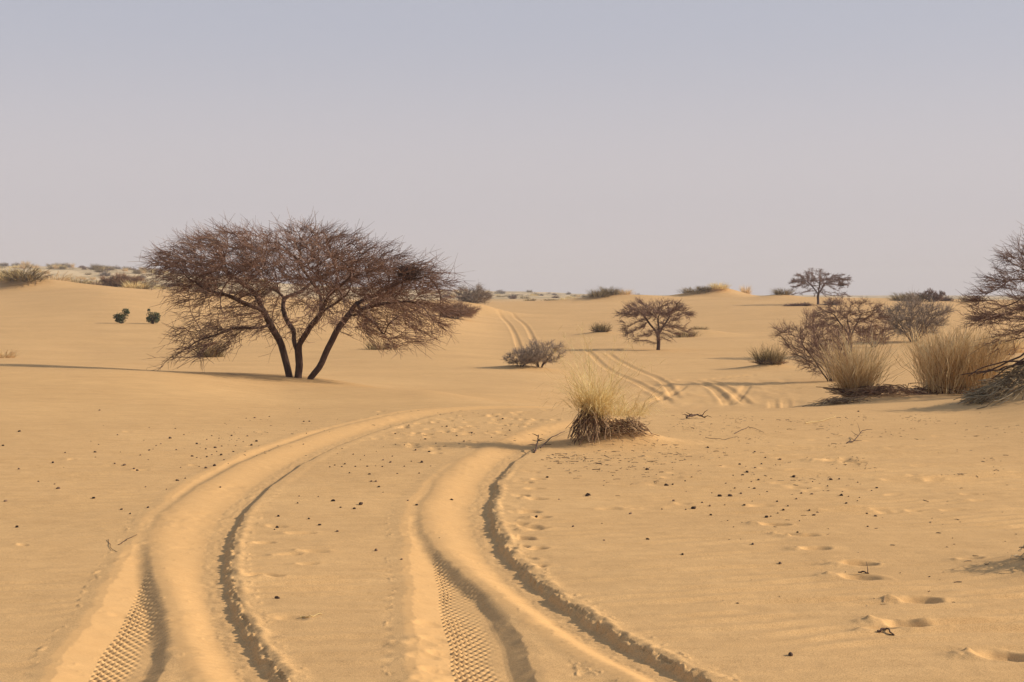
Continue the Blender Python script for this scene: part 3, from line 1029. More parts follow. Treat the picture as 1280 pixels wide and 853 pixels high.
bush('thorn_bush', 1040, 41, 1.85, 1.05, 51, 'dense brown leafless thorn bush behind the left straw clump', n=900, tr=.0055, mat=M_twig, skew=-.75, low=.02)
bush('thorn_bush', 1142, 70, 2.15, 1.75, 52, 'wide grey-green thorn bush rising behind the tall straw grass', n=800, tr=.008, mat=M_bushtwig, tl=(.15, .45))
bush('thorn_bush', 1092, 66, 1.1, .9, 53, 'low reddish thorn branches left of the wide grey-green bush', n=150, tr=.006, mat=M_twig)
bush('dry_shrub', 674, 47, .86, .78, 54, 'grey dry shrub in the hollow, upright right half of the pair', n=480, tr=.0045, mat=M_bushtwig, tl=(.08, .20), low=.0, skew=.1)
bush('dry_shrub', 650, 46.6, .56, .66, 55, 'low grey dry shrub, left half of the pair in the hollow', n=420, tr=.0045, mat=M_bushtwig, tl=(.07, .18), low=.0, skew=.2)
bush('thorn_bush', 592, 117, 1.5, 1.5, 56, 'pale twiggy bush on the crest just right of the large acacia', n=260, tr=.011, mat=M_bushtwig, tl=(.2, .5), dz=-.2)
bush('thorn_bush', 570, 102, .95, 1.5, 57, 'rusty brush hanging on the slope behind the right side of the large acacia', n=300, tr=.010, mat=M_rustwig, tl=(.2, .5))
bush('thorn_bush', 152, 128, 1.25, 1.7, 58, 'broad dark purplish bush on the left ridge', n=420, tr=.012, mat=M_rustwig, tl=(.2, .5), dz=-.1)
bush('thorn_bush', 1165, 140, 1.1, 1.4, 59, 'small dark bush on the skyline above the tall straw grass', n=200, tr=.016, mat=M_twig)


# ------------------------------------------------------------------ grasses
def blades(g, rs, n, r0, hmin, hmax, lean, droop, w, segs=6, cx=0, cy=0, jitter=.03, leanx=0.0):
    a = rs.uniform(0, 2 * math.pi, n); rr = r0 * np.sqrt(rs.random(n))
    bx = cx + rr * np.cos(a); by = cy + rr * np.sin(a)
    a2 = a + rs.normal(0, .7, n)
    ln = rs.uniform(hmin, hmax, n)
    th = np.abs(rs.normal(0, lean, n)) + .04 + .35 * lean * (rr / max(r0, 1e-4))
    t = np.linspace(0, 1, segs)
    ang = th[:, None] + droop * rs.uniform(.2, 1.3, (n, 1)) * t[None] ** 1.7
    ds = ln[:, None] / (segs - 1)
    hx = np.cumsum(np.sin(ang) * ds, 1) - np.sin(ang[:, :1]) * ds
    hz = np.cumsum(np.cos(ang) * ds, 1) - np.cos(ang[:, :1]) * ds
    P = np.zeros((n, segs, 3))
    P[..., 0] = bx[:, None] + hx * np.cos(a2)[:, None] + leanx * hz
    P[..., 1] = by[:, None] + hx * np.sin(a2)[:, None]
    P[..., 2] = hz - .02
    P += rs.normal(0, jitter, (n, segs, 3)) * ds[..., None]
    P[..., 2] = np.maximum(P[..., 2], -.03)
    sa = rs.uniform(0, math.pi, n)
    side = np.stack([np.cos(sa), np.sin(sa), np.zeros(n)], -1)
    W = w * np.interp(t, [0, .5, 1], [1, .85, .4])[None] * rs.uniform(.6, 1.2, (n, 1))
    g.ribbons(P, W, side)
    return P


def loc_at(px, D, dz=0):
    X, Y = at(px, D); return (X, Y, gz(X, Y) + dz)


# the tuft in the middle foreground
def front_tuft():
    rs = np.random.default_rng(77)
    X, Y = at(742, 15.6)
    root = empty('grass_tuft', (X, Y, gz(X, Y) - .03))
    tag(root, 'feathery pale yellow grass tuft with dark tangled base beside the right wheel track', 'grass tuft')
    g = Geo()
    blades(g, rs, 420, .08, .30, .82, .42, 1.3, .0036, 9, 0, 0, .26)
    blades(g, rs, 170, .10, .25, .62, .80, 1.4, .0030, 9, .05, 0, .26)
    blades(g, rs, 330, .24, .15, .42, .75, 1.6, .0032, 8, .32, .02, .26, .15)
    o = g.build('blades', M_straw, root, 'stuff'); o.location.z = .28
    g = Geo()
    P = blades(g, rs, 30, .07, .70, 1.05, .20, .8, .0027, 8, .02, 0, .10)
    # plumes on the tall stalks
    n = len(P) * 14
    b = P[rs.integers(0, len(P), n), rs.integers(4, 8, n)]
    d_ = rs.normal(0, 1, (n, 3)) * [.6, .6, .5] + [0, 0, .5]; d_ /= np.linalg.norm(d_, axis=1)[:, None]
    Q = b[:, None] + d_[:, None] * np.linspace(0, .09, 3)[None, :, None] + np.array([0, 0, -.01]) * np.array([0, .4, 1])[None, :, None]
    g.ribbons(Q, np.full((n, 3), .0012), np.tile([1, 0, 0.], (n, 1)))
    o = g.build('seed_stalks', M_straw, root, 'stuff'); o.location.z = .27
    # dark skirt of dead stems falling left and down
    g = Geo()
    n = 190
    a = rs.uniform(0, 2 * math.pi, n)
    st = np.c_[rs.normal(0.0, .05, n), rs.normal(0, .05, n), rs.uniform(.20, .38, n)]
    ln = rs.uniform(.10, .40, n) * rs.uniform(.5, 1, n)
    dirx = np.cos(a) * .85 - .30; diry = np.sin(a) * .7 - .25
    t = np.linspace(0, 1, 5)[None]
    P = np.zeros((n, 5, 3))
    P[..., 0] = st[:, :1] + dirx[:, None] * ln[:, None] * t
    P[..., 1] = st[:, 1:2] + diry[:, None] * ln[:, None] * t
    gl = np.array([ground_z(X + P[:, k_, 0], Y + P[:, k_, 1]) for k_ in range(5)]).T - root.location.z
    fall = rs.uniform(.55, 1.15, (n, 1))
    P[..., 2] = st[:, 2:3] * (1 - (t * fall).clip(0, 1) ** 1.4) + gl * t ** 1.4 + .03 * np.sin(t * 3)
    P += rs.normal(0, .020, P.shape)
    P[..., 2] = np.maximum(P[..., 2], gl + .003)
    g.tubes3(P, np.full((n, 5), .0040) * rs.uniform(.5, 1.4, (n, 1)))
    g.build('dead_stems', M_dead, root, 'stuff')
    # second, flattened dark mat to the right of the base
    g = Geo()
    n = 420
    n = 210; c = np.c_[rs.uniform(.06, .56, n), rs.normal(.0, .07, n)]
    P = np.zeros((n, 5, 3)); ln = rs.uniform(.10, .30, n); a = rs.normal(2.5, .55, n)
    z0 = .25 - .30 * (c[:, 0] - .08) + rs.uniform(-.03, .03, n)
    P[..., 0] = c[:, :1] - np.cos(a)[:, None] * ln[:, None] * (t - .5)
    P[..., 1] = c[:, 1:2] - np.abs(rs.normal(.25, .3, (n, 1))) * ln[:, None] * (t - .5)
    P[..., 2] = z0[:, None] - np.sin(a)[:, None] * ln[:, None] * (t - .5) * .9
    P += rs.normal(0, .018, P.shape)
    gl = np.array([ground_z(X + P[:, k_, 0], Y + P[:, k_, 1]) for k_ in range(5)]).T - root.location.z
    P[..., 2] = gl + np.maximum(P[..., 2] - z0[:, None], -.03) * .9 + .035 + rs.uniform(0, .08, (n, 1)) * (1 - .5 * c[:, :1])
    g.tubes3(P, np.full((n, 5), .0028) * rs.uniform(.6, 1.4, (n, 1)))
    g.build('fallen_stems', M_dead, root, 'stuff')


front_tuft()


def clump(name, px, D, n, r0, h, lean, droop, w, mat, seed, label, cat='grass clump', group=None, base=True, rx=1.0, hmin=.45, dz=0.0):
    rs = np.random.default_rng(seed)
    root = empty(name, loc_at(px, D, dz))
    tag(root, label, cat, group)
    g = Geo()
    k = max(1, int(r0 / .22))
    for q in range(k * 2):
        cx = rs.uniform(-1, 1) * r0 * rx * .75; cy = rs.uniform(-.5, .5) * r0 * .6
        blades(g, rs, n // (2 * k), r0 * .38, h * hmin * rs.uniform(.85, 1.1), h * rs.uniform(.82, 1.05), lean, droop, w, 7, cx, cy, .17)
    g.build('blades', mat, root, 'stuff')
    if base:
        g = Geo()
        m = max(60, n // 6)
        P = np.zeros((m, 4, 3)); ln = rs.uniform(.12, .38, m) * h; a = rs.uniform(0, 2 * math.pi, m)
        t = np.linspace(0, 1, 4)[None]
        cx = rs.uniform(-1, 1, m) * r0 * rx; cy = rs.uniform(-.6, .6, m) * r0
        P[..., 0] = cx[:, None] + np.cos(a)[:, None] * ln[:, None] * t
        P[..., 1] = cy[:, None] + np.sin(a)[:, None] * ln[:, None] * t * .6
        P[..., 2] = .02 + ln[:, None] * rs.uniform(.1, .8, (m, 1)) * (t - .5 * t ** 2)
        P += rs.normal(0, .012, P.shape)
        g.tubes3(P, np.full((m, 4), w * 1.3))
        g.build('dead_base', M_dead, root, 'stuff')
    return root


clump('grass_clump', 1190, 26.2, 1400, .80, 1.46, .19, .50, .0062, M_straw2, 81, 'tall golden straw grass stand, largest clump on the right', base=True, hmin=.68)
clump('grass_clump', 1250, 26.8, 700, .40, 1.05, .25, .45, .0030, M_straw2, 83, 'golden straw grass at the right end of the tall stand', base=True)
clump('grass_clump', 1068, 25.6, 950, .20, 1.32, .36, .55, .0052, M_straw2, 82, 'brown fan-shaped grass clump left of the tall straw stand', base=True)
# rusty fallen mat right of the fan-shaped clump
def dead_mat(px, D, n, rx, ry, h, seed, mat, name, label, cat, w=.004, loc=None, tl=(.15, .5)):
    rs = np.random.default_rng(seed)
    L = loc or loc_at(px, D)
    root = empty(name, L)
    tag(root, label, cat)
    g = Geo()
    cx = rs.normal(0, .45, n) * rx; cy = rs.normal(0, .4, n) * ry
    a = rs.uniform(0, 2 * math.pi, n); ln = rs.uniform(*tl, n)
    t = np.linspace(0, 1, 5)[None]
    P = np.zeros((n, 5, 3))
    P[..., 0] = cx[:, None] + np.cos(a)[:, None] * ln[:, None] * t
    P[..., 1] = cy[:, None] + np.sin(a)[:, None] * ln[:, None] * t * .7
    q = (cx / rx) ** 2 + (cy / ry) ** 2
    dome = h * np.exp(-q * 1.6) * rs.random(n)
    P[..., 2] = dome[:, None] + ln[:, None] * (.35 * t - .35 * t ** 2) * rs.uniform(0, 1.4, (n, 1)) + .01
    P += rs.normal(0, .012, P.shape)
    lz = np.array([ground_z(L[0] + P[:, k_, 0], L[1] + P[:, k_, 1]) for k_ in range(5)]).T - L[2]
    P[..., 2] += lz
    g.tubes3(P, np.full((n, 5), w) * rs.uniform(.6, 1.3, (n, 1)))
    g.build('stems', mat, root, 'stuff')
    return root


dead_mat(1100, 25.3, 300, .60, .30, .16, 85, M_rustwig, 'fallen_grass', 'rusty mat of fallen stems between the two straw clumps', 'dead grass')
dead_mat(1048, 24.7, 150, .28, .2, .10, 86, M_litter, 'fallen_grass', 'grey-brown flattened stems at the foot of the fan-shaped clump', 'dead grass')
clump('grass_clump', 962, 50, 900, .50, .85, .5, .7, .006, M_olive, 87, 'dark olive grass hummock left of the brown thorn bush', rx=1.0, hmin=.35)
clump('grass_clump', 751, 85, 500, .55, .68, .5, .7, .009, M_olive, 88, 'small dark tuft alone on the slope behind the foreground tuft', hmin=.4)

# drooping dead branch heap at the right edge, and the plant just past the frame whose shadow falls at lower right
def edge_heap():
    rs = np.random.default_rng(91)
    X, Y = at(1335, 20.8)
    L = (X, Y, gz(X, Y))
    root = empty('dead_branches', L)
    tag(root, 'grey dead branches trailing down onto the sand under the right edge tree', 'branches')
    for b_ in range(5):
        g = Geo()
        a = math.pi + rs.uniform(-.55, .35)
        ln = rs.uniform(1.0, 1.55)
        t = np.linspace(0, 1, 12)
        P = np.c_[np.cos(a) * ln * t, np.sin(a) * ln * t * .8, .62 - .55 * t ** .8 + .05 * np.sin(t * 6 + b_)]
        P += rs.normal(0, .015, P.shape)
        for q in range(12):
            P[q, 2] = max(P[q, 2], gz(X + P[q, 0], Y + P[q, 1]) - L[2] + .02)
        g.tube(P, .018 * (1 - .75 * t) + .003, 6)
        g.build('branch', M_bark, root)
    g = Geo()
    n = 750
    a = math.pi + rs.normal(0, .42, n)
    rr = rs.uniform(.1, 1.45, n) ** .9
    x = np.cos(a) * rr; y = np.sin(a) * rr * .8
    zt = .60 - .42 * rr
    z = np.maximum(zt, .03) * rs.random(n) ** .6
    ln = rs.uniform(.06, .28, n)
    t = np.linspace(0, 1, 4)[None]
    P = np.zeros((n, 4, 3))
    P[..., 0] = x[:, None] + (np.cos(a) * .8 + rs.normal(0, .4, n))[:, None] * ln[:, None] * t
    P[..., 1] = y[:, None] + rs.normal(0, .5, (n, 1)) * ln[:, None] * t
    P[..., 2] = z[:, None] + ln[:, None] * (rs.normal(-.25, .35, (n, 1)) * t)
    P += rs.normal(0, .008, P.shape)
    gl = np.array([ground_z(X + P[:, k_, 0], Y + P[:, k_, 1]) for k_ in range(4)]).T - L[2]
    P[..., 2] = np.maximum(P[..., 2] + gl * .8, gl + .008)
    g.tubes3(P, np.full((n, 4), .0070) * rs.uniform(.4, 1.4, (n, 1)))
    g.build('twigs', M_greyl, root, 'stuff')


edge_heap()
dead_mat(1372, 20.6, 900, .60, .6, 1.15, 96, M_greyl, 'added_shadow_brush', 'dead brush added mostly past the frame edge to lengthen the shadow under the right edge tree', 'branches', w=.005)  # added out of view, tall so the heap's shadow reaches further left
dead_mat(1362, 8.35, 300, .30, .22, .24, 95, M_greyl, 'low_shrub', 'low dry shrub on the right edge of the frame casting a shadow onto the sand', 'shrub', w=.003, tl=(.06, .22))


# green leafy saplings on the left slope
def sapling(px, D, h, w, seed, label, blobs):
    rs = np.random.default_rng(seed)
    root = empty('leafy_shrub', loc_at(px, D)); tag(root, label, 'shrub')
    g = Geo()
    for k in range(9):
        bl = blobs[k % len(blobs)]
        P = np.array([[rs.uniform(-.06, .06), rs.uniform(-.05, .05), -.05], [bl[0] * .5 + rs.normal(0, .05), rs.normal(0, .05), h * .3], [bl[0] + rs.normal(0, .08), rs.normal(0, .08), bl[1]]])
        g.tube(P, [.034, .024, .010], 5)
    g.build('stems', M_bark, root)
    g = Geo()
    n = 1100
    c = np.array(blobs)[rs.integers(0, len(blobs), n)]
    v = rs.normal(0, 1, (n, 3)); v /= np.linalg.norm(v, axis=1)[:, None]; v *= (rs.random((n, 1)) ** .4)
    ctr = np.c_[c[:, 0] + v[:, 0] * c[:, 2], v[:, 1] * c[:, 2], c[:, 1] + v[:, 2] * c[:, 2] * .8]
    ctr[:, 2] = np.maximum(ctr[:, 2], .05)
    a = rs.normal(0, 1, (n, 3)); a /= np.linalg.norm(a, axis=1)[:, None]
    b = np.cross(a, rs.normal(0, 1, (n, 3))); b /= np.linalg.norm(b, axis=1)[:, None]
    s = rs.uniform(.022, .05, n)[:, None]
    V = np.stack([ctr - a * s * 1.3, ctr + b * s * .6, ctr + a * s * 1.3, ctr - b * s * .6], 1).reshape(-1, 3)
    q = np.arange(n)[:, None] * 4 + np.arange(4)[None]
    g.add(V, q)
    g.build('leaves', M_leaf, root, 'stuff')


_sx, _sy = hit(152, 404.5)
sapling(152, _sy, .85, .5, 101, 'small green leafy shrub on the left slope, left one of two', [(-.30, .38, .20), (-.10, .42, .26), (.22, .68, .21), (.02, .20, .27), (.12, .40, .26), (.34, .62, .13), (-.22, .18, .15)])
_sx, _sy = hit(191, 405)
sapling(191, _sy, .85, .5, 102, 'small round green leafy shrub on the left slope, right one of two', [(-.14, .50, .24), (.12, .45, .30), (.02, .20, .30), (-.22, .78, .07), (.24, .46, .22), (-.22, .25, .18), (.22, .22, .18)])

# ------------------------------------------------------------------ repeats in the background: copies of a few plants
HOLD = (0, 0, 0)


def copy_thing(src, loc, rz, sc, label, group, cat=None):
    r_ = src.copy(); COL.objects.link(r_)
    r_.location = loc; r_.rotation_euler = (0, 0, rz); r_.scale = (sc[0], sc[0], sc[1]) if isinstance(sc, tuple) else (sc, sc, sc)
    r_['label'] = label
    if group: r_['group'] = group
    elif 'group' in r_: del r_['group']
    for ch in list(src.children):
        c = ch.copy(); COL.objects.link(c); c.parent = r_
    return r_


def far_grass(seed, mat, h=.8, r=.45, n=300, w=.013):
    rs = np.random.default_rng(seed)
    g = Geo(); blades(g, rs, n, r * .6, h * .5, h, .55, .6, w, 4)
    blades(g, rs, n // 2, r, h * .3, h * .7, .8, .7, w, 4)
    return g


def first_far(name, mat, seed, **kw):
    o = far_grass(seed, mat, **kw).build(name, mat)
    return o


R2 = random.Random(5)
protos = {
    'straw': [first_far('grass_tussock', M_straw2, 201), first_far('grass_tussock', M_straw, 202, h=.6, r=.6)],
    'olive': [first_far('grass_tussock', M_olive, 203, r=.6), first_far('grass_tussock', M_olive, 204, h=.6, r=.8, n=200)],
}


def far_shrub_mesh(seed, mat):
    rs = np.random.default_rng(seed)
    g = Geo(); n = 260
    a = rs.uniform(0, 6.283, n); b = np.arccos(rs.uniform(.05, 1, n))
    dv = np.c_[np.sin(b) * np.cos(a), np.sin(b) * np.sin(a), np.cos(b) * .8]
    t = np.linspace(0.1, 1, 4)[None, :, None]
    P = dv[:, None] * t * rs.uniform(.5, 1, (n, 1, 1)) * .8
    P += rs.normal(0, .05, P.shape) * t
    P[..., 2] = np.maximum(P[..., 2], -.02)
    g.tubes3(P, np.full((n, 4), .014) * rs.uniform(.5, 1.2, (n, 1)))
    return g


protos['shrub'] = [far_shrub_mesh(205, M_twig).build('desert_shrub', M_twig), far_shrub_mesh(206, M_bushtwig).build('desert_shrub', M_bushtwig)]
used = set()


def put(kind, X, Y, s, label, group, cat, sink=.03, sz=None):
    src = protos[kind][R2.randrange(2)]
    if src.name in used:
        o = src.copy(); COL.objects.link(o)
    else:
        o = src; used.add(src.name)
    o.location = (X, Y, gz(X, Y) - sink)
    o.rotation_euler = (0, 0, R2.uniform(0, 6.28))
    o.scale = (s, s, sz or s * R2.uniform(.8, 1.1))
    tag(o, label, cat, group)
    return o


# the named ones along the crests
for (px, D, kind, s, sz, lab, cat) in [
    (8, 121, 'straw', 3.2, 2.6, 'large straw tussock at the far left on the ridge', 'grass tussock'),
    (30, 119, 'olive', 3.0, 1.9, 'dark tussock sloping down right of the far-left straw tussock', 'grass tussock'),
    (68, 124, 'straw', 2.8, 2.0, 'straw tussock on the left ridge between the far-left tussock and the dark bush', 'grass tussock'),
    (95, 127, 'olive', 2.6, 1.3, 'olive tussock on the left ridge, low and wide', 'grass tussock'),
    (178, 123, 'olive', 1.3, .9, 'dark green tussock at the right end of the left ridge', 'grass tussock'),
    (168, 126, 'straw', 2.0, 1.6, 'pale tussock behind the dark green one on the left ridge', 'grass tussock'),
    (748, 151, 'olive', 1.9, 1.4, 'dark grass hummock on the central skyline, left end', 'grass tussock'),
    (762, 152, 'olive', 2.0, 1.5, 'dark grass hummock on the central skyline, middle', 'grass tussock'),
    (780, 153, 'straw', 1.8, 1.1, 'straw grass on the central skyline hummock, right end', 'grass tussock'),
    (866, 157, 'olive', 2.2, 1.5, 'dark tussock on the skyline above the lone thorn tree', 'grass tussock'),
    (880, 157, 'olive', 1.5, 1.0, 'low tussock on the skyline between two taller tussocks', 'grass tussock'),
    (898, 157, 'straw', 2.0, 1.6, 'straw tussock on the skyline right of the lone thorn tree', 'grass tussock'),
    (932, 160, 'straw', 1.2, 1.9, 'small upright straw tussock alone on the skyline', 'grass tussock'),
    (978, 150, 'olive', 1.8, 1.2, 'round olive tussock on the skyline left of the far thorn tree', 'grass tussock'),
    (990, 124, 'shrub', 1.3, .5, 'low dark brush at the foot of the far thorn tree, left side', 'shrub'),
    (1003, 124, 'shrub', 1.6, .6, 'low dark brush under the crown of the far thorn tree', 'shrub'),
    (1040, 126, 'shrub', 1.6, .8, 'low dark brush right of the far thorn tree trunk', 'shrub'),
    (1126, 142, 'olive', 1.8, 1.4, 'olive bushy tussock on the skyline left of the small dark bush', 'grass tussock'),
    (1140, 140, 'olive', 2.0, 1.6, 'olive bushy tussock on the skyline behind the grey-green bush', 'grass tussock'),
    (1182, 146, 'shrub', 1.2, 1.0, 'tiny dark shrub on the skyline left of the right edge tree', 'shrub'),
    (1212, 144, 'olive', 1.7, 1.5, 'olive tussock on the skyline beside the right edge tree', 'grass tussock'),
    (857, 80, 'olive', 1.0, .9, 'dark olive tussock right of the lone thorn tree', 'grass tussock'),
    (874, 83, 'olive', .8, .5, 'small low tussock on the sand lip right of the lone thorn tree', 'grass tussock'),
    (474, 62, 'olive', 1.0, 1.0, 'small dark tussock behind the right skirt of the large acacia', 'grass tussock'),
    (262, 56, 'olive', 1.0, 1.0, 'olive tussock behind the low left branches of the large acacia', 'grass tussock'),
    (689, 176, 'olive', 1.5, .6, 'low dark tussock on the plain above the grey shrubs', 'grass tussock'),
    (663, 182, 'olive', 1.2, .8, 'small tussock on the far plain left of the low dark tussock', 'grass tussock'),
    (706, 178, 'straw', 1.2, .8, 'small straw tussock on the far plain right of the low dark tussock', 'grass tussock'),
    (1262, 60, 'straw', 1.4, 1.2, 'straw tussock seen under the right edge tree', 'grass tussock'),
    (5, 52, 'straw', .9, .55, 'thin pale grass wisps at the left edge of the photo', 'grass tussock'),
]:
    X, Y = at(px, D)
    put(kind, X, Y, s, lab, None, cat, sz=sz)
for k in range(230):
    px = R2.uniform(-60, 330); D = 150 + 330 * R2.random() ** .8
    X, Y = at(px, D); kd = R2.choice(['straw', 'straw', 'olive', 'olive', 'shrub'])
    put(kd, X, Y, R2.uniform(.7, 1.7) * (1 + D / 700), 'dry tussock or low shrub dotting the far left hill', 'plants scattered on the far left hill', 'shrub' if kd == 'shrub' else 'grass tussock', .1)
for k in range(75):
    px = R2.uniform(540, 800); D = 190 + 420 * R2.random()
    X, Y = at(px, D); kd = R2.choice(['straw', 'olive', 'shrub'])
    put(kd, X, Y, R2.uniform(.7, 1.5) * (1 + D / 900), 'tiny dry plant dotting the plain along the central horizon', 'plants scattered on the central plain', 'shrub' if kd == 'shrub' else 'grass tussock', .1)


# ------------------------------------------------------------------ nests in the crowns
def nest(X, Y, Z, r_, label, seed):
    rs = np.random.default_rng(seed)
    g = Geo(); n = 420
    c = rs.normal(0, .42, (n, 3)) * r_ * np.array([1, 1, .6])
    d_ = rs.normal(0, 1, (n, 3)) * [1, 1, .4]; d_ /= np.linalg.norm(d_, axis=1)[:, None]
    P = c[:, None] + d_[:, None] * np.linspace(-.5, .5, 3)[None, :, None] * r_ * rs.uniform(.4, .9, (n, 1, 1))
    g.tubes3(P, np.full((n, 3), r_ * .022))
    o = g.build('twig_nest', M_bark); o.location = (X, Y, Z)
    tag(o, label, 'nest')


bx, by, bz = big.location
nest(bx + 2.30, by - .9, bz + 2.10, .26, 'dark twig nest in the right side of the large acacia crown', 1)
fx_, fy_, fz_ = t_far.location
nest(fx_ + 2.0, fy_ - .6, fz_ + 1.75, .26, 'small dark nest in the right branches of the far thorn tree', 2)


# ------------------------------------------------------------------ droppings, stones, twigs on the near sand
def pellet_mesh(seed):
    rs = np.random.default_rng(seed)
    th = np.linspace(0, math.pi, 5); ph = np.arange(7) * 2 * math.pi / 7
    V = []
    for a in th:
        for b_ in ph:
            V.append([math.sin(a) * math.cos(b_), math.sin(a) * math.sin(b_) * .8, math.cos(a) * .7])
    V = np.array(V) * (1 + rs.normal(0, .12, (len(V), 1)))
    F = []
    for i in range(4):
        for j in range(7):
            F.append([i * 7 + j, (i + 1) * 7 + j, (i + 1) * 7 + (j + 1) % 7, i * 7 + (j + 1) % 7])
    return V, F


PM = []
for s_ in range(4):
    V, Fq = pellet_mesh(s_)
    o_ = mesh_obj('dung_pellet', V, Fq, M_dung)
    PM.append(o_)
first = {id(o_): True for o_ in PM}


def pellets(pts, label, group, size):
    for (px, py, s) in pts:
        src = PM[R2.randrange(4)]
        if first.get(id(src)):
            o = src; first[id(src)] = False
        else:
            o = src.copy(); COL.objects.link(o)
        X, Y = hit(px, py) if py < 520 else flat(px, py)
        r_ = s * size * .62 * R2.choice([.6, .75, .9, 1.0, 1.2, 1.5])
        o.location = (X, Y, gz(X, Y) + r_ * .25)
        o.rotation_euler = (R2.uniform(-.3, .3), R2.uniform(-.3, .3), R2.uniform(0, 6.28))
        o.scale = (r_ * R2.uniform(.8, 1.4), r_, r_ * R2.uniform(.8, 1.1))
        tag(o, label, 'dropping', group)


# (photo positions read off the enlarged crops)
Z1 = [(301, 52), (313, 88), (451, 92), (530, 93), (355, 114), (514, 122), (298, 143), (275, 134), (364, 167), (287, 167), (289, 182), (347, 201), (424, 176), (448, 187), (451, 160),
      (463, 156), (472, 144), (486, 140), (435, 128), (197, 171), (193, 212), (405, 218), (415, 221), (546, 211), (536, 250), (560, 244), (503, 277), (165, 264), (176, 276), (283, 305),
      (393, 352), (367, 338), (447, 333), (17, 315), (51, 387), (9, 150), (744, 60), (770, 58), (814, 53), (646, 97), (680, 75), (640, 112), (625, 125), (662, 120), (700, 112), (722, 120),
      (735, 130), (748, 112), (760, 140), (775, 128), (690, 140), (670, 144), (650, 150), (622, 154), (605, 150), (595, 180), (580, 178), (607, 182), (625, 178), (640, 170), (655, 162), (668, 172),
      (677, 186), (692, 168), (705, 160), (648, 205), (622, 212), (602, 208), (690, 195), (712, 142), (918, 68), (935, 68), (926, 104), (917, 136), (905, 27), (666, 270), (533, 158), (595, 138), (57, 218), (58, 108), (160, 200), (440, 270), (116, 254), (376, 206), (556, 110)]
pellets([(x / 2.4175, 500 + y / 2.4175, R2.uniform(.7, 1.3)) for x, y in Z1], 'small dark dropping on the sand left of the left wheel track', 'droppings left of the wheel tracks', .019)
Z2 = [(324, 204), (257, 243), (291, 240), (271, 236), (313, 259), (364, 240), (388, 238), (407, 240), (370, 262), (397, 298), (409, 315), (389, 283), (376, 283), (327, 362), (345, 351), (197, 391), (106, 412),
      (99, 421), (110, 385), (169, 328), (224, 329), (165, 347), (278, 424), (228, 407), (266, 342), (288, 360), (389, 476), (462, 500), (107, 613), (570, 443), (541, 198), (502, 193), (445, 176), (470, 180), (483, 123),
      (578, 125), (591, 125), (771, 133), (751, 103), (719, 153), (663, 142), (640, 166), (620, 150), (545, 240), (520, 228), (490, 225), (470, 240), (450, 262), (512, 260), (430, 228), (410, 220), (436, 210),
      (356, 208), (390, 195), (410, 184), (345, 220), (330, 240), (300, 232), (444, 146), (500, 150), (530, 160), (560, 172), (605, 330), (505, 350), (480, 338)]
pellets([(300 + x / 2.2875, 480 + y / 2.2875, R2.uniform(.7, 1.25)) for x, y in Z2], 'small dark dropping on the sand between the two wheel tracks', 'droppings between the wheel tracks', .019)
Z3 = [(167, 177), (213, 285), (490, 304), (281, 335), (401, 375), (438, 384), (493, 398), (446, 418), (417, 438), (578, 409), (513, 470), (470, 485), (721, 450), (789, 438), (833, 481), (641, 347), (614, 374), (318, 489), (372, 521),
      (117, 453), (78, 475), (84, 538), (409, 554), (563, 539), (344, 571), (283, 572), (178, 610), (225, 630), (313, 627), (428, 626), (82, 650), (475, 597), (519, 556), (766, 547), (828, 551), (804, 520), (896, 531), (737, 581),
      (622, 598), (687, 624), (660, 655), (627, 673), (560, 697), (585, 693), (755, 717), (743, 787), (814, 653), (862, 661), (839, 679), (941, 468), (990, 466), (1100, 490), (1182, 532), (1010, 538), (1003, 560), (1046, 569),
      (1111, 571), (1099, 589), (1031, 608), (1159, 748), (1205, 684), (1155, 665), (1212, 520), (921, 505), (975, 404), (530, 372), (553, 338), (700, 360), (1074, 405), (1225, 292), (720, 254), (1104, 71), (1029, 98), (362, 440), (236, 548), (10, 600), (4, 498), (456, 517), (488, 520)]
pellets([(840 + x / 4.738, 500 + y / 4.738, R2.uniform(.7, 1.35)) for x, y in Z3], 'small dark dropping on the open sand right of the wheel tracks', 'droppings right of the wheel tracks', .016)
Z4 = [(610, 357, 1.6), (478, 242, 1.7), (533, 287, 1.2), (309, 318, 1.2), (306, 322, 1.0), (226, 331, .9), (161, 380, 1.2), (355, 447, .8), (479, 443, .8), (579, 491, 1.1), (858, 518, 1.1), (888, 779, 1.0), (780, 463, .9), (725, 410, .7), (660, 375, .7), (430, 372, .7), (520, 360, .8), (349, 399, .7), (266, 409, .8), (192, 268, .9)]
pellets([(600 + x / 2.2875, 480 + y / 2.2875, s) for x, y, s in Z4], 'dark dropping on the sand in front of the foreground tuft', 'droppings near the foreground tuft', .020)

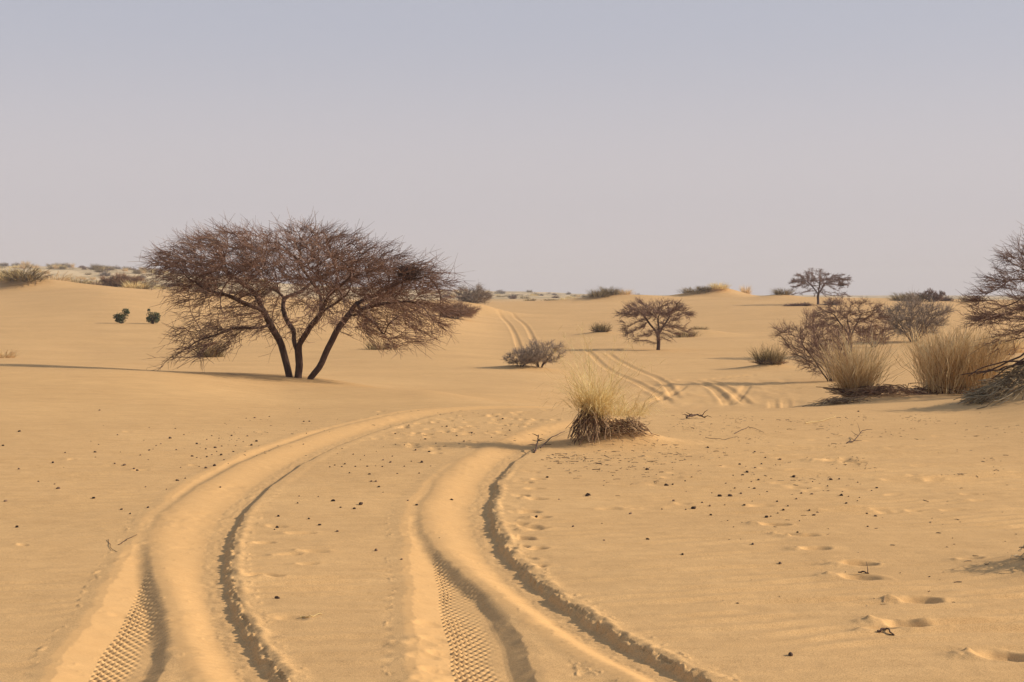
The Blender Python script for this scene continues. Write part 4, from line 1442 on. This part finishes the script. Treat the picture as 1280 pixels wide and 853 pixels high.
# loose twigs and flakes: nobody could count them
def litter():
    rs = np.random.default_rng(55)
    g = Geo()
    spots = []
    for _ in range(60):
        cx, cy = rs.uniform(770, 1260), 517 + abs(rs.normal(0, 45))
        for _k in range(rs.integers(3, 16)): spots.append((cx + rs.normal(0, 12), cy + rs.normal(0, 2.5), 1))
    for _ in range(260):
        spots.append((rs.normal(785, 50), rs.normal(572, 13), 1.2))
    for _ in range(70):
        spots.append((rs.normal(712, 16), rs.normal(573, 4), 1.3))
    for _ in range(110):
        spots.append((rs.normal(590, 70), rs.normal(530, 14), .8))
    for _ in range(90):
        spots.append((rs.normal(320, 60), rs.normal(550, 18), .7))
    for _ in range(60):
        spots.append((rs.uniform(900, 1280), rs.uniform(600, 760), .8))
    Ps, Rs = [], []
    for px, py, s in spots:
        if py < 512 or px > 1300: continue
        X, Y = flat(px, py)
        if Y > 21: continue
        a = rs.uniform(-1.4, 1.4)
        ln = (.010 + .055 * rs.random() ** 3) * s
        t = np.linspace(-.5, .5, 3)
        P = np.c_[X + math.cos(a) * ln * t, Y + math.sin(a) * ln * t + rs.normal(0, .006, 3), np.zeros(3)]
        P[:, 2] = ground_z(P[:, 0], P[:, 1]) + .002 + .4 * ln * np.array([0, .25, .12]) * rs.random()
        Ps.append(P); Rs.append(np.full(3, rs.uniform(.0015, .0035)))
    g.tubes3(np.array(Ps), np.array(Rs))
    o = g.build('plant_litter', M_litter)
    tag(o, 'bits of dry stem and bark scattered over the near sand', 'litter', kind='stuff')


litter()


def stick(pts, r_, label, mat=None, name='dry_stick', twiglets=0, seed=0):
    rs = np.random.default_rng(seed)
    P = []
    for px, py, z in pts:
        X, Y = flat(px, py) if py > 515 else hit(px, py)
        P.append((X, Y, gz(X, Y) + z))
    P = np.array(P)
    c = P.mean(0)
    t = np.linspace(0, len(P) - 1, 3 * len(P)); Q = np.c_[[np.interp(t, range(len(P)), P[:, k]) for k in range(3)]].T
    Q += rs.normal(0, .004, Q.shape); Q[:, 2] = np.maximum(Q[:, 2], ground_z(Q[:, 0], Q[:, 1]) + r_ * .5)
    g = Geo(); g.tube(Q - c, np.linspace(r_, r_ * .5, len(Q)), 5)
    for _ in range(twiglets):
        k = rs.integers(1, len(Q)); d_ = rs.normal(0, 1, 3) * [1, .6, .35]; d_[2] = abs(d_[2]); d_ /= np.linalg.norm(d_)
        l_ = rs.uniform(.04, .14)
        g.tube(np.array([Q[k] - c, Q[k] - c + d_ * l_ * .5 + rs.normal(0, .008, 3), Q[k] - c + d_ * l_]), [r_ * .6, r_ * .45, r_ * .2], 3)
    o = g.build(name, mat or M_bark); o.location = c
    tag(o, label, 'stick')


stick([(858, 524, .03), (872, 522, .05), (882, 523, .01)], .012, 'dark twiggy stick lying on the crest right of the foreground tuft', twiglets=12, seed=2)
stick([(1006, 529, .01), (1028, 526, .015), (1045, 520, .01)], .006, 'pale straw stalk lying on the crest, right of centre', M_straw, seed=3)
stick([(882, 549, .005), (905, 551, .006), (922, 547, .01)], .003, 'thin dark stick half buried near the tussock litter', seed=4)
stick([(918, 543, .01), (935, 536, .03), (945, 537, .02), (955, 541, .005)], .0035, 'bent dark twig arching over the sand, centre right', seed=5)
stick([(1058, 554, .005), (1068, 552, .02), (1078, 545, .07)], .007, 'dark forked twig standing up from the sand, right', twiglets=6, seed=6)
stick([(1073, 718, .0), (1080, 718, .01), (1086, 719, .0)], .006, 'short dark stick beside the footprints on the right', twiglets=1, seed=7)
stick([(1098, 793, .0), (1108, 792, .01), (1118, 795, .0)], .006, 'short dark stick nearest the lower right footprints', twiglets=1, seed=8)
stick([(668, 567, 0), (672, 560, .06), (673, 554, .11)], .010, 'broken dark stub standing in the rut left of the foreground tuft', name='plant_stub', twiglets=8, seed=9)
stick([(676, 562, .02), (690, 553, .05), (706, 541, .02)], .007, 'thin dark stalk leaning from the rut towards the tuft', seed=10)
stick([(135, 678, .0), (140, 690, .006), (148, 692, 0)], .002, 'short dark twig pieces on the sand left of the tracks', twiglets=0, seed=11)
stick([(148, 684, .0), (160, 677, .002), (172, 672, 0)], .003, 'thin dark twig lying left of the tracks, upper right of the short pieces', twiglets=0, seed=12)
stick([(374, 771, .0), (388, 773, .008), (402, 768, 0)], .0035, 'tiny pale curled stalk between the wheel tracks', M_straw, seed=13)

# thin dust in the air
hz = bpy.data.materials.new('dusty_air'); hz.use_nodes = True
hn = hz.node_tree.nodes; hn.clear()
ho = hn.new('ShaderNodeOutputMaterial'); hv = hn.new('ShaderNodeVolumePrincipled')
hv.inputs['Color'].default_value = (0.95, 0.92, 0.91, 1)
hv.inputs['Density'].default_value = 0.0005
hv.inputs['Anisotropy'].default_value = 0.0
hz.node_tree.links.new(hv.outputs[0], ho.inputs['Volume'])
hb = np.array([[x, y, z] for x in (-2900., 2900.) for y in (-2900., 2900.) for z in (-20., 60.)])
hazeo = mesh_obj('haze', hb, [[0, 1, 3, 2], [4, 6, 7, 5], [0, 4, 5, 1], [2, 3, 7, 6], [0, 2, 6, 4], [1, 5, 7, 3]], hz, smooth=False)
tag(hazeo, 'thin pale dust haze hanging over the whole desert', 'haze', kind='stuff')

S.cycles.max_bounces = 6
tri = sum(len(o.data.polygons) * 2 for o in S.objects if o.type == 'MESH')
#print('zr', [float(q) for q in (min(v.co.z for v in bpy.data.objects['sand_ground'].data.vertices), max(v.co.z for v in bpy.data.objects['sand_ground'].data.vertices))])
print('TRI (quads x2, copies counted):', tri, 'objects', len(S.objects))
